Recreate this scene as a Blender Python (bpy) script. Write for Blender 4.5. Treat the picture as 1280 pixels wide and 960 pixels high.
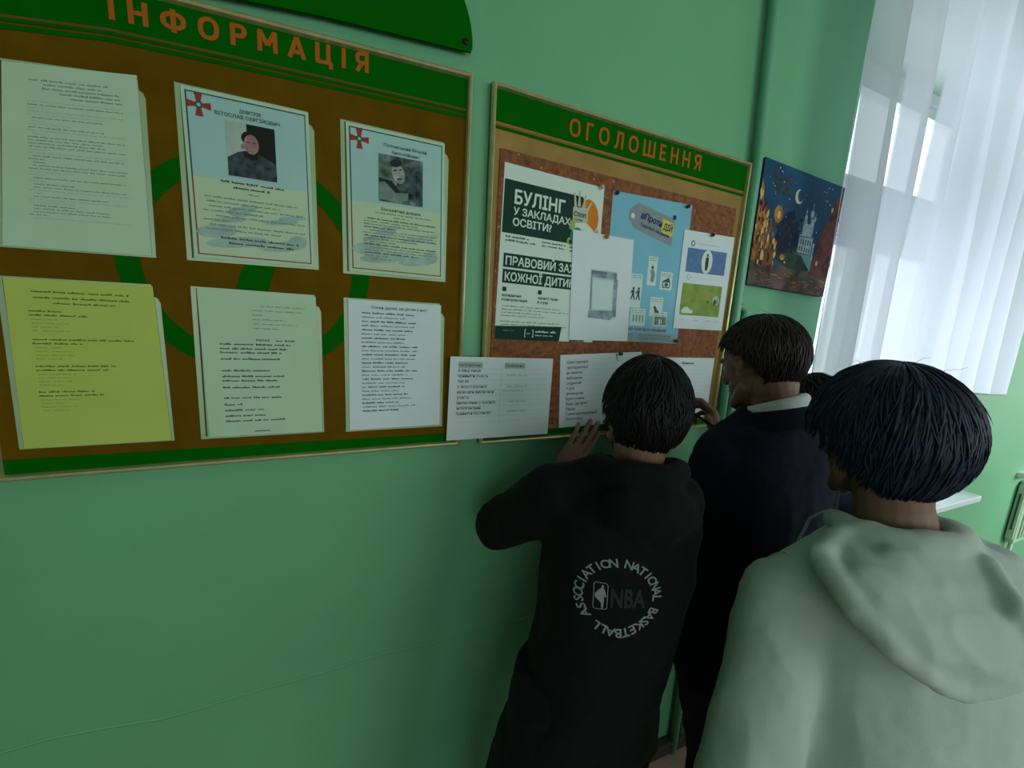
import bpy, bmesh, math, random
import numpy as np
from mathutils import Vector, Matrix, noise
from mathutils.bvhtree import BVHTree
random.seed(7)
for o in list(bpy.data.objects): bpy.data.objects.remove(o, do_unlink=True)
S = bpy.context.scene
COL = S.collection

# ------------------------------------------------------------------ camera
cd = bpy.data.cameras.new('camera'); cam = bpy.data.objects.new('camera', cd); COL.objects.link(cam)
cd.sensor_width = 36; cd.lens = 497.9254 / 1280 * 36; cd.clip_start = .02; cd.clip_end = 200
RR = [(0.92014374, -0.38725565, 0.05803925), (-0.01317259, -0.17874525, -0.98380721), (0.39135913, 0.90447952, -0.16957248)]
m = Matrix.Identity(4)
for i in range(3):
    m[i][0] = RR[0][i]; m[i][1] = -RR[1][i]; m[i][2] = -RR[2][i]
m[0][3], m[1][3], m[2][3] = 0, -0.9878, 1.74
cam.matrix_world = m
S.camera = cam

# ------------------------------------------------------------------ world, lights, exposure
S.view_settings.view_transform = 'Standard'; S.view_settings.look = 'None'
S.view_settings.gamma = 1; S.view_settings.use_curve_mapping = False
S.view_settings.exposure = 0.74
w = bpy.data.worlds.new('sky'); S.world = w; w.use_nodes = True
bg = w.node_tree.nodes['Background']; bg.inputs[0].default_value = (0.92, 0.95, 1.0, 1); bg.inputs[1].default_value = 1.25

def area(name, loc, target, sx, sy, power, col, spread=180):
    l = bpy.data.lights.new(name, 'AREA'); l.shape = 'RECTANGLE'; l.size = sx; l.size_y = sy
    l.energy = power; l.color = col; l.spread = math.radians(spread)
    o = bpy.data.objects.new(name, l); COL.objects.link(o); o.location = loc
    o.rotation_euler = (Vector(target) - Vector(loc)).to_track_quat('-Z', 'Y').to_euler()
    return o
area('window_daylight', (2.5, 1.3, 1.8), (2.5, 0, 1.5), 2.2, 2.0, 13, (.96, .95, 1.0))
area('second_window_daylight', (4.7, 1.3, 2.0), (4.6, 0, 1.5), 2.2, 2.2, 34, (.92, .95, 1.0))
area('hall_key_fill', (2.4, -3.6, 2.1), (0.7, 0, 1.6), 2.4, 1.8, 28, (.92, .98, 1.0))  # added soft key, lights the boards from the right; no source stands here
area('corridor_fill', (-.6, -3.9, 1.6), (0.7, 0, 1.3), 2.4, 1.6, 15, (.94, 1.0, .97))  # added fill behind the camera for the figures' backs; no real source
area('far_hall_fill', (5.9, -2.0, 1.7), (4.5, 0, 1.0), 1.6, 1.6, 20, (.94, 1.0, .98), 95)  # extra lamp added to brighten the far right wall, source unseen

# ------------------------------------------------------------------ materials
MATS = {}
def mat(name, col, rough=.7, var=0.0, vscale=8, bump=0.0, bscale=60, metal=0.0, spec=.12, sheen=0.0, coords='Object', detail=4):
    if name in MATS: return MATS[name]
    M = bpy.data.materials.new(name); M.use_nodes = True; nt = M.node_tree; N = nt.nodes; L = nt.links
    b = N['Principled BSDF']; b.inputs['Roughness'].default_value = rough; b.inputs['Metallic'].default_value = metal
    b.inputs['Specular IOR Level'].default_value = spec
    b.inputs['Sheen Weight'].default_value = sheen
    b.inputs['Base Color'].default_value = (*col, 1)
    tc = N.new('ShaderNodeTexCoord')
    if var > 0:
        n = N.new('ShaderNodeTexNoise'); n.inputs['Scale'].default_value = vscale; n.inputs['Detail'].default_value = detail
        L.new(tc.outputs[coords], n.inputs['Vector'])
        r = N.new('ShaderNodeValToRGB'); r.color_ramp.elements[0].position = .3; r.color_ramp.elements[1].position = .7
        r.color_ramp.elements[0].color = (*[max(0, c * (1 - var)) for c in col], 1)
        r.color_ramp.elements[1].color = (*[min(1, c * (1 + var)) for c in col], 1)
        L.new(n.outputs['Fac'], r.inputs[0]); L.new(r.outputs[0], b.inputs['Base Color'])
    if bump > 0:
        n2 = N.new('ShaderNodeTexNoise'); n2.inputs['Scale'].default_value = bscale; n2.inputs['Detail'].default_value = 5
        L.new(tc.outputs[coords], n2.inputs['Vector'])
        bp = N.new('ShaderNodeBump'); bp.inputs['Strength'].default_value = bump; bp.inputs['Distance'].default_value = .004
        L.new(n2.outputs['Fac'], bp.inputs['Height']); L.new(bp.outputs[0], b.inputs['Normal'])
    MATS[name] = M
    return M

WALL = mat('green_wall_paint', (.138, .40, .215), rough=.5, var=.07, vscale=1.6, bump=.12, bscale=45, spec=.35)
PIPE = mat('green_pipe_paint', (.115, .37, .21), rough=.32, var=.05, vscale=6, spec=.5)
CEIL = mat('white_ceiling', (.72, .76, .72), rough=.9, var=.03, vscale=2)
FLOOR = mat('linoleum', (.30, .22, .165), rough=.55, var=.22, vscale=14, bump=.1, bscale=90)
BASEB = mat('dark_skirting', (.045, .038, .034), rough=.6, var=.2, vscale=12)
GOLD = mat('gold_frame', (.62, .58, .30), rough=.30, metal=.7, var=.12, vscale=30)
OCHRE = mat('ochre_board', (.120, .064, .002), rough=.7, var=.14, vscale=14, bump=.1, bscale=200, spec=.04)
GREEN = mat('green_film', (.0008, .105, .0008), rough=.7, var=.05, vscale=5, spec=.03)
ORANGE = mat('orange_film', (.40, .11, .006), rough=.6, spec=.15)
BROWNL = mat('brown_line', (.13, .07, .012), rough=.5)
WHITEP = mat('white_paint', (.74, .78, .80), rough=.4, var=.03, vscale=5)
SILLM = mat('white_sill', (.70, .76, .82), rough=.3, var=.03, vscale=5)
PAPER = mat('white_paper', (.46, .64, .46), rough=.75, var=.025, vscale=12)
PAPERC = mat('cool_white_paper', (.64, .74, .76), rough=.75, var=.025, vscale=12)
YPAPER = mat('yellow_paper', (.45, .57, .12), rough=.75, var=.03, vscale=12)
PLASTIC = mat('clear_plastic_pocket', (.34, .47, .27), rough=.25, var=.05, vscale=20, spec=.6)
INK = mat('black_ink', (.065, .095, .082), rough=.8)
INKG = mat('grey_ink', (.20, .30, .25), rough=.8)
INKL = mat('faint_ink', (.38, .52, .45), rough=.8)
WHITE = mat('white_print', (.60, .74, .66), rough=.7)
DGREEN = mat('dark_green_print', (.005, .038, .026), rough=.6, var=.1, vscale=30, spec=.15)
BLUEP = mat('sky_blue_print', (.18, .46, .58), rough=.5, var=.04, vscale=12)
METAL = mat('steel_pin', (.5, .5, .5), rough=.3, metal=1)
SKIN = mat('skin', (.20, .110, .075), rough=.55, var=.12, vscale=14, bump=.12, bscale=300, spec=.35)
LIPS = mat('lips', (.30, .10, .08), rough=.45)
EYEW = mat('eye_white', (.65, .63, .60), rough=.2)
IRIS = mat('iris', (.05, .03, .02), rough=.2)

def cork_mat():
    M = bpy.data.materials.new('cork'); M.use_nodes = True; nt = M.node_tree; N = nt.nodes; L = nt.links
    b = N['Principled BSDF']; b.inputs['Roughness'].default_value = .85
    tc = N.new('ShaderNodeTexCoord')
    n = N.new('ShaderNodeTexNoise'); n.inputs['Scale'].default_value = 90; n.inputs['Detail'].default_value = 6
    r = N.new('ShaderNodeValToRGB'); e = r.color_ramp.elements
    e[0].position = .3; e[0].color = (.12, .035, .010, 1); e[1].position = .72; e[1].color = (.29, .105, .034, 1)
    v = N.new('ShaderNodeTexVoronoi'); v.inputs['Scale'].default_value = 42
    r2 = N.new('ShaderNodeValToRGB'); r2.color_ramp.elements[0].position = .07; r2.color_ramp.elements[0].color = (1, 1, 1, 1)
    r2.color_ramp.elements[1].position = .12; r2.color_ramp.elements[1].color = (0, 0, 0, 1)
    mx = N.new('ShaderNodeMixRGB'); mx.inputs[2].default_value = (.46, .30, .13, 1)
    L.new(tc.outputs['Object'], n.inputs['Vector']); L.new(tc.outputs['Object'], v.inputs['Vector'])
    L.new(n.outputs['Fac'], r.inputs[0]); L.new(v.outputs['Distance'], r2.inputs[0])
    L.new(r.outputs[0], mx.inputs[1]); L.new(r2.outputs[0], mx.inputs[0]); L.new(mx.outputs[0], b.inputs['Base Color'])
    bp = N.new('ShaderNodeBump'); bp.inputs['Strength'].default_value = .4; bp.inputs['Distance'].default_value = .002
    L.new(n.outputs['Fac'], bp.inputs['Height']); L.new(bp.outputs[0], b.inputs['Normal'])
    return M
CORK = cork_mat()

def glass_mat():
    M = bpy.data.materials.new('window_glass'); M.use_nodes = True; nt = M.node_tree; N = nt.nodes; L = nt.links
    N.remove(N['Principled BSDF'])
    t = N.new('ShaderNodeBsdfTransparent'); t.inputs[0].default_value = (.93, .97, .97, 1)
    g = N.new('ShaderNodeBsdfGlossy'); g.inputs['Roughness'].default_value = .02
    mx = N.new('ShaderNodeMixShader'); mx.inputs[0].default_value = .07; L.new(t.outputs[0], mx.inputs[1]); L.new(g.outputs[0], mx.inputs[2])
    L.new(mx.outputs[0], N['Material Output'].inputs[0])
    return M
GLASS = glass_mat()

def curtain_mat():
    M = bpy.data.materials.new('sheer_curtain'); M.use_nodes = True; nt = M.node_tree; N = nt.nodes; L = nt.links
    N.remove(N['Principled BSDF'])
    d = N.new('ShaderNodeBsdfDiffuse'); d.inputs[0].default_value = (.74, .76, .84, 1)
    tl = N.new('ShaderNodeBsdfTranslucent'); tl.inputs[0].default_value = (.80, .82, .92, 1)
    tr = N.new('ShaderNodeBsdfTransparent'); tr.inputs[0].default_value = (.93, .96, 1, 1)
    m1 = N.new('ShaderNodeMixShader'); m1.inputs[0].default_value = .62
    L.new(d.outputs[0], m1.inputs[1]); L.new(tl.outputs[0], m1.inputs[2])
    # bright slivers between folds, put in as clearer narrow vertical bands (uv.x = arc length along the hem)
    at = N.new('ShaderNodeAttribute'); at.attribute_name = 'sheer'
    w1 = N.new('ShaderNodeMath'); w1.operation = 'MULTIPLY_ADD'; w1.inputs[1].default_value = .78; w1.inputs[2].default_value = .14
    L.new(at.outputs['Fac'], w1.inputs[0])
    m2 = N.new('ShaderNodeMixShader'); L.new(w1.outputs[0], m2.inputs[0]); L.new(m1.outputs[0], m2.inputs[1]); L.new(tr.outputs[0], m2.inputs[2])
    L.new(m2.outputs[0], N['Material Output'].inputs[0])
    return M
CURT = curtain_mat()

def cloth_mat(name, col, weave=500, var=.12, rough=.9, sheen=.1, bump=.25):
    return mat(name, col, rough=rough, var=var, vscale=9, bump=bump, bscale=weave, spec=.15, sheen=sheen)
BLACKC = cloth_mat('black_cotton', (.0045, .005, .0055), sheen=.02)
BLACKT = cloth_mat('black_trousers', (.005, .0045, .006), sheen=.02)
NAVY = cloth_mat('navy_wool', (.0035, .006, .014), sheen=.03)
NAVY2 = cloth_mat('slate_cloth', (.008, .015, .026), sheen=.05)
SHIRT = cloth_mat('white_shirt', (.50, .56, .54), sheen=.1)
SAGE = cloth_mat('light_sage_fleece', (.43, .52, .46), weave=700, var=.06, sheen=.15)
HAIRB = mat('black_hair', (.0035, .003, .0036), rough=.55, var=.4, vscale=60, spec=.25)
HAIRD = mat('dark_brown_hair', (.016, .009, .008), rough=.5, var=.4, vscale=60, spec=.3)
HAIRM = mat('dark_mop_hair', (.0048, .0125, .032), rough=.5, var=.6, vscale=40, spec=.3)
SHOE = mat('shoe_rubber', (.03, .03, .035), rough=.5)
LOGO = mat('grey_print', (.20, .24, .235), rough=.8)
LOGOD = mat('dark_grey_print', (.022, .024, .027), rough=.6)

# ------------------------------------------------------------------ basic helpers
def link(name, me, m, parent=None, smooth=False):
    me.name = name
    if m is not None and len(me.materials) == 0: me.materials.append(m)
    o = bpy.data.objects.new(name, me); COL.objects.link(o)
    if parent: o.parent = parent
    if smooth:
        for p in me.polygons: p.use_smooth = True
    return o
def mesh(verts, faces):
    me = bpy.data.meshes.new('m'); me.from_pydata([tuple(v) for v in verts], [], faces); me.update(); return me
def tag(o, label=None, cat=None, group=None, kind=None):
    if label: o['label'] = label
    if cat: o['category'] = cat
    if group: o['group'] = group
    if kind: o['kind'] = kind
    return o
def empty(name, loc=(0, 0, 0)):
    o = bpy.data.objects.new(name, None); o.empty_display_size = .05; COL.objects.link(o); o.location = loc; return o
def keep(o, parent):   # parent without moving (parents are only translated)
    o.parent = parent; o.location = o.location - parent.location; return o
class MB:
    def __init__(s): s.v = []; s.f = []
    def add(s, vs, fs):
        b = len(s.v); s.v += [tuple(v) for v in vs]; s.f += [tuple(i + b for i in f) for f in fs]
    def box(s, a, b):
        x0, y0, z0 = a; x1, y1, z1 = b
        s.add([(x0,y0,z0),(x1,y0,z0),(x1,y1,z0),(x0,y1,z0),(x0,y0,z1),(x1,y0,z1),(x1,y1,z1),(x0,y1,z1)],
              [(0,3,2,1),(4,5,6,7),(0,1,5,4),(1,2,6,5),(2,3,7,6),(3,0,4,7)])
    def prism(s, poly, y0, y1):      # poly in xz, front face at y0 (towards room, smaller y)
        n = len(poly); vs = [(x, y0, z) for x, z in poly] + [(x, y1, z) for x, z in poly]
        fs = [tuple(range(n)), tuple(range(2 * n - 1, n - 1, -1))]
        for i in range(n):
            j = (i + 1) % n; fs.append((i, i + n, j + n, j))
        s.add(vs, fs)
    def tube(s, pts, r, n=12, cap=True):
        pts = [Vector(p) for p in pts]; rs = r if isinstance(r, (list, tuple)) else [r] * len(pts)
        up = None; rings = []
        for i, p in enumerate(pts):
            d = (pts[min(i + 1, len(pts) - 1)] - pts[max(i - 1, 0)]).normalized()
            if up is None:
                up = Vector((0, 0, 1)) if abs(d.z) < .9 else Vector((1, 0, 0))
            a = d.cross(up).normalized(); bq = a.cross(d).normalized(); up = bq
            rings.append([p + (a * math.cos(2 * math.pi * k / n) + bq * math.sin(2 * math.pi * k / n)) * rs[i] for k in range(n)])
        vs = [v for rg in rings for v in rg]; fs = []
        for i in range(len(pts) - 1):
            for k in range(n):
                k2 = (k + 1) % n; fs.append((i * n + k, i * n + k2, (i + 1) * n + k2, (i + 1) * n + k))
        if cap: fs.append(tuple(range(n - 1, -1, -1))); fs.append(tuple((len(pts) - 1) * n + k for k in range(n)))
        s.add(vs, fs)
    def build(s, name, m, parent=None, smooth=False, bevel=0):
        me = mesh(s.v, s.f)
        o = link(name, me, m, parent, smooth)
        bm = bmesh.new(); bm.from_mesh(me); bmesh.ops.recalc_face_normals(bm, faces=bm.faces)
        if bevel > 0:
            bmesh.ops.bevel(bm, geom=[e for e in bm.edges if e.calc_face_angle(0) > .5], offset=bevel, segments=2, profile=.5, affect='EDGES')
        bm.to_mesh(me); bm.free()
        if smooth:
            for p in me.polygons: p.use_smooth = True
        return o

# ------------------------------------------------------------------ setting
XL, XR, YB, ZC = -3.0, 8.0, -4.2, 3.5
def struct(name, mb, m, bevel=0):
    return tag(mb.build(name, m, None, False, bevel), kind='structure')
b = MB(); b.box((XL - .1, YB - .1, -.1), (XR + .1, .5, 0)); struct('floor', b, FLOOR)
b = MB(); b.box((XL - .1, YB - .1, ZC), (XR + .1, .5, ZC + .1)); struct('ceiling', b, CEIL)
b = MB(); b.box((XL - .1, YB, 0), (XL, .45, ZC)); struct('wall_left', b, WALL)
b = MB(); b.box((XR, YB, 0), (XR + .1, .45, ZC)); struct('wall_right', b, WALL)
b = MB(); b.box((XL - .1, YB - .1, 0), (XR + .1, YB, ZC)); struct('wall_back', b, WALL)
W1 = (1.71, 3.12, .90, 2.92); W2 = (4.25, 5.50, .90, 2.92)
b = MB()
xs = [XL, W1[0], W1[1], W2[0], W2[1], XR]
b.box((XL, 0, 0), (W1[0], .31, ZC)); b.box((W1[1], 0, 0), (W2[0], .31, ZC)); b.box((W2[1], 0, 0), (XR, .31, ZC))
for W in (W1, W2):
    b.box((W[0], 0, 0), (W[1], .31, W[2])); b.box((W[0], 0, W[3]), (W[1], .31, ZC))
wall = struct('wall_front', b, WALL)
# raised paint seam running along the wall
sp = [(-2.9, .80), (-1.5, .83), (-.9, .81), (-.571, .822), (-.39, .797), (-.188, .802), (.094, .812), (.30, .806), (.475, .806), (.8, .80), (1.2, .80)]
pts = []
for i in range(len(sp) - 1):
    for k in range(4):
        t = k / 4; x = sp[i][0] * (1 - t) + sp[i + 1][0] * t
        pts.append((x, .0005, sp[i][1] * (1 - t) + sp[i + 1][1] * t + .002 * math.sin(x * 23)))
b = MB(); b.tube(pts, .0042, 6); o = b.build('trim_1', WALL, None, True); tag(o, 'raised paint seam across the lower green wall', kind='structure')
# skirting
b = MB(); b.box((XL, -.028, 0), (W2[0] + 4, 0, .055)); b.box((XL, -.034, .055), (XR, 0, .066)); struct('baseboard_front', b, BASEB, .003)

def window(name, W):
    x0, x1, z0, z1 = W
    root = empty(name, ((x0 + x1) / 2, .26, z0)); tag(root, kind='structure')
    def part(nm, mb, mm, bev=.003): return keep(mb.build(nm, mm, None, False, bev), root)
    b = MB(); b.box((x0, .22, z0), (x0 + .05, .30, z1)); b.box((x1 - .05, .22, z0), (x1, .30, z1)); b.box((x0, .22, z0), (x1, .30, z0 + .05)); b.box((x0, .22, z1 - .05), (x1, .30, z1))
    part('window_frame', b, WHITEP)
    b = MB(); b.box((x0 + .05, .215, 2.20), (x1 - .05, .305, 2.42)); part('transom', b, WHITEP)
    xm = (x0 + x1) / 2
    b = MB(); b.box((xm - .03, .215, z0 + .05), (xm + .03, .305, 2.20)); part('mullion', b, WHITEP)
    for a, c, d, e in ((x0 + .05, xm - .03, z0 + .05, 2.2), (xm + .03, x1 - .05, z0 + .05, 2.2), (x0 + .05, x1 - .05, 2.42, z1 - .05)):
        f = .045
        b = MB(); b.box((a, .235, d), (a + f, .29, e)); b.box((c - f, .235, d), (c, .29, e)); b.box((a + f, .235, d), (c - f, .29, d + f)); b.box((a + f, .235, e - f), (c - f, .29, e))
        part('sash', b, WHITEP, .002)
        b = MB(); b.box((a + f, .262, d + f), (c - f, .266, e - f)); part('pane', b, GLASS, 0)
    return root
window('window_1', W1); window('window_2', W2)
b = MB(); b.box((1.66, -.11, .870), (3.26, .235, .906)); o = b.build('window_sill', SILLM, None, False, .006)
tag(o, 'white sill board below the curtained window', 'window sill')
b = MB(); b.box((4.12, -.05, .875), (5.62, .24, .91)); o = b.build('window_sill', SILLM, None, False, .006)
tag(o, 'white sill board above the radiator at the right edge', 'window sill')
# radiator under the second window
rad = empty('radiator', (4.65, -.03, .12)); tag(rad, 'flat pale green radiator with a dark slot in its end, right edge', 'radiator')
RADM = mat('radiator_enamel', (.40, .58, .42), rough=.35, var=.04)
b = MB(); b.box((4.20, -.045, .40), (5.45, -.004, .84)); keep(b.build('front_panel', RADM, None, False, .006), rad)
b = MB(); b.box((4.18, -.042, .43), (4.20, -.006, .82)); keep(b.build('end_cap', RADM, None, False, .004), rad)
b = MB(); b.box((4.176, -.028, .50), (4.181, -.020, .76)); keep(b.build('slot', INK, None, False), rad)
for i in range(24):
    b = MB(); b.box((4.25 + i * .049, -.052, .43), (4.272 + i * .049, -.044, .81)); keep(b.build('fin', RADM, None, False, .003), rad)
b = MB(); b.tube([(4.25, -.025, .41), (4.25, -.025, .0)], .011); keep(b.build('supply_pipe', RADM, None, True), rad)
# small dark picture past the curtain
b = MB(); b.box((3.545, -.02, 1.86), (3.80, -.001, 2.35)); o = b.build('wall_picture', mat('dark_print', (.03, .025, .05), rough=.4, var=.5, vscale=8), None, False, .004)
tag(o, 'small dark picture on the wall right of the curtain', 'picture')

# pipes
p = empty('heating_pipe', (1.235, -.045, 0)); tag(p, 'green painted vertical heating pipe between board and painting', 'pipe')
b = MB(); b.tube([(1.238, -.022, 0), (1.232, -.022, .9), (1.222, -.022, 1.8), (1.217, -.022, 2.26), (1.186, -.022, 2.72), (1.16, -.022, 3.5)], .0155, 24); keep(b.build('pipe_run', PIPE, None, True), p)
b = MB(); b.tube([(1.278, -.016, .0), (1.272, -.016, 1.80)], .010, 16); b.tube([(1.272, -.016, 1.80), (1.25, -.019, 1.815), (1.225, -.020, 1.815)], .010, 16); keep(b.build('thin_riser', PIPE, None, True), p)
b = MB(); b.tube([(1.345, -.001, .135), (1.345, -.018, .135)], .014, 16); o = b.build('cable_clip', PIPE, None, True); tag(o, 'small round green cap low on the wall beside the pipes', 'pipe cap')

# ------------------------------------------------------------------ text helper
_tc = {}
def text_geo(body, bold=0.0, res=3, raw=False):
    key = (body, bold, res, raw)
    if key in _tc: return _tc[key]
    c = bpy.data.curves.new('t', 'FONT'); c.body = body; c.size = 1; c.resolution_u = res; c.offset = bold if raw else min(bold, .006); c.fill_mode = 'FRONT'
    o = bpy.data.objects.new('t', c); COL.objects.link(o)
    dg = bpy.context.evaluated_depsgraph_get(); me = bpy.data.meshes.new_from_object(o.evaluated_get(dg))
    vs = [(v.co.x, v.co.y) for v in me.vertices]; fs = [tuple(p.vertices) for p in me.polygons]
    bpy.data.objects.remove(o); bpy.data.curves.remove(c); bpy.data.meshes.remove(me)
    if bold > .006 and not raw:
        n0 = len(vs); base = list(vs); bf = list(fs); e = (bold - .006) * .8
        for q, (dx, dy) in enumerate(((e, 0), (-e, 0), (0, e), (0, -e))):
            vs += [(a + dx, c_ + dy) for a, c_ in base]; fs += [tuple(i + n0 * (q + 1) for i in f) for f in bf]
    _tc[key] = (vs, fs); return vs, fs

class Sheet:
    """flat sheet on the wall; W,H nominal mm; quad = world xz of TL,TR,BR,BL; y = distance of its face from the wall"""
    def __init__(s, name, quad, y, W, H, m, label, cat='paper sheet', group=None, thick=.0006, notch=None):
        s.q = quad; s.y = -y; s.W = W; s.H = H; s.lay = {}; s.nl = 1
        mb = MB(); n = 1
        poly = [s.xz(u, v) for u, v in (notch or ((0, 0), (W, 0), (W, H), (0, H)))]
        mb.prism(poly, s.y, s.y + thick)
        s.o = mb.build(name, m)
        if label: tag(s.o, label, cat, group)
    def xz(s, u, v):
        a, b = u / s.W, v / s.H; q = s.q
        return tuple((1 - b) * ((1 - a) * q[0][k] + a * q[1][k]) + b * ((1 - a) * q[3][k] + a * q[2][k]) for k in (0, 1))
    def poly(s, pts, m, part='print', lv=1):
        L = s.lay.setdefault((part, m.name), (MB(), m))
        if part not in ('fine_print', 'handwriting', 'table_line'): s.nl += 1; lv = lv + (s.nl % 60) * .015
        vs = [(*s.xz(u, v),) for u, v in pts]
        L[0].add([(x, s.y - .00022 * lv, z) for x, z in vs], [tuple(range(len(pts)))])
    def rect(s, u0, v0, u1, v1, m, part='print', lv=1): s.poly([(u0, v0), (u1, v0), (u1, v1), (u0, v1)], m, part, lv)
    def ell(s, u, v, a, b, m, part='print', lv=1, n=20, rot=0):
        c, d = math.cos(rot), math.sin(rot)
        s.poly([(u + a * math.cos(t) * c - b * math.sin(t) * d, v + a * math.cos(t) * d + b * math.sin(t) * c) for t in [2 * math.pi * k / n for k in range(n)]], m, part, lv)
    def text(s, body, u, v, size, m, bold=0.0, align='l', width=None, part='lettering', lv=2, rot=0, sx=1):
        vs, fs = text_geo(body, bold)
        if not vs: return
        x0 = min(a for a, _ in vs); x1 = max(a for a, _ in vs)
        fx = size * sx if width is None else width / (x1 - x0)
        wd = (x1 - x0) * fx
        off = {'l': 0, 'c': -wd / 2, 'r': -wd}[align]
        L = s.lay.setdefault((part, m.name), (MB(), m)); c, d = math.cos(rot), math.sin(rot)
        out = []; nb_ = len(vs) // 5 if bold > .006 else len(vs)
        for i_, (a, bq) in enumerate(vs):
            du = (a - x0) * fx + off; dv = -bq * size
            x, z = s.xz(u + du * c - dv * d, v + du * d + dv * c); out.append((x, s.y - .00022 * lv - .00003 * (i_ // nb_), z))
        L[0].add(out, fs)
    def words(s, u0, u1, v, h, m, seed=0, part='fine_print', lv=1, jitter=.25):
        """one line of fine print as word-shaped strokes"""
        rnd = random.Random(seed * 977 + int(v * 10)); u = u0
        while u < u1 - h:
            wl = min(rnd.uniform(2.2, 8) * h, u1 - u); n = max(1, int(wl / (h * .8)))
            for k in range(n):
                a = u + k * wl / n; hh = h * rnd.choice((.62, .62, .7, .95)); g = wl / n * .8
                s.rect(a, v - hh, a + g, v - rnd.choice((0, 0, h * .12)), m, part, lv)
                if rnd.random() < .5: s.rect(a + g * .9, v - hh * .6, a + g * 1.2, v - hh * .35, m, part, lv)
            u += wl + h * rnd.uniform(.6, 1.1)
    def done(s):
        for (part, mn), (mb, mm) in s.lay.items():
            me = mesh(mb.v, mb.f)
            bm = bmesh.new(); bm.from_mesh(me); bm.normal_update()
            for f in bm.faces:
                if f.normal.y > 0: f.normal_flip()
            bm.to_mesh(me); bm.free()
            pt = link(part, me, mm, s.o)
            if len(mb.f) > 1: pt['kind'] = 'stuff'
        return s.o

def rails(quad, y0, w, depth, root, m=GOLD):
    """mitred picture-frame rails round a quad (outer corners TL,TR,BR,BL)"""
    q = [Vector((a, 0, b)) for a, b in quad]; c = sum(q, Vector()) / 4
    n = 4
    def inset(i, d):
        p = q[i]; a = (q[(i + 1) % 4] - p).normalized(); b_ = (q[(i - 1) % 4] - p).normalized()
        return p + a * d + b_ * d
    prof = [(0, 0), (0, depth * .6), (w * .2, depth * .9), (w * .5, depth), (w * .8, depth * .9), (w, depth * .55), (w, 0)]
    for i in range(4):
        mb = MB(); A = []; B = []
        for d, h in prof:
            pa = inset(i, d); pb = inset((i + 1) % 4, d)
            A.append((pa.x, -y0 - h, pa.z)); B.append((pb.x, -y0 - h, pb.z))
        k = len(prof); fs = [(j, j + 1, j + 1 + k, j + k) for j in range(k - 1)] + [(k - 1, 0, k, 2 * k - 1), tuple(range(k)), tuple(range(2 * k - 1, k - 1, -1))]
        mb.add(A + B, fs); keep(mb.build('frame_rail', m), root)

# ------------------------------------------------------------------ board 1 (information)
B1 = [(-.575, 2.240), (.281, 2.271), (.281, 1.397), (-.575, 1.391)]
r1 = empty('notice_board', (-.147, 0, 1.394)); tag(r1, 'large ochre notice board with green header and six sheets, left', 'notice board')
def poly_part(name, poly, y0, y1, m, root, label=None):
    mb = MB(); mb.prism(poly, -y1, -y0); o = keep(mb.build(name, m), root)
    if label: o['label'] = label
    return o
poly_part('backing_panel', B1, .001, .012, OCHRE, r1)
rails(B1, .001, .0125, .024, r1)
hb = [(-.57, 2.128), (-.493, 2.146), (-.355, 2.166), (-.171, 2.174), (.042, 2.181), (.275, 2.188)]
poly_part('header_panel', [(-.57, 2.236), (.276, 2.267)] + hb[::-1], .012, .0135, GREEN, r1)
poly_part('header_line', [(x, z + .009) for x, z in hb] + [(x, z + .005) for x, z in hb[::-1]], .0135, .0138, BROWNL, r1)
hl = [(x, z - .006) for x, z in hb]
poly_part('footer_band', [(-.57, 1.431), (.276, 1.430), (.276, 1.402), (-.57, 1.396)], .012, .0135, GREEN, r1)
# ring and slanted stroke of the big round emblem
mb = MB(); n = 64; cx, cz = -.160, 1.806
for k in range(n):
    t0, t1 = 2 * math.pi * k / n, 2 * math.pi * (k + 1) / n
    mb.prism([(cx + math.cos(t0) * .218, cz + math.sin(t0) * .218), (cx + math.cos(t1) * .218, cz + math.sin(t1) * .218), (cx + math.cos(t1) * .182, cz + math.sin(t1) * .182), (cx + math.cos(t0) * .182, cz + math.sin(t0) * .182)], -.0134, -.012)
keep(mb.build('emblem_ring', GREEN), r1)
poly_part('emblem_stroke', [(-.160, 1.87), (-.104, 1.87), (-.165, 1.68), (-.221, 1.68)], .012, .0134, GREEN, r1)
def _el(cx, cy, rx, ry, a0=0, a1=360, n=20):
    return [(cx + rx * math.copysign(abs(math.cos(t)) ** .85, math.cos(t)), cy + ry * math.copysign(abs(math.sin(t)) ** .85, math.sin(t))) for t in [math.radians(a0 + (a1 - a0) * k / n) for k in range(n + 1)]]
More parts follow.
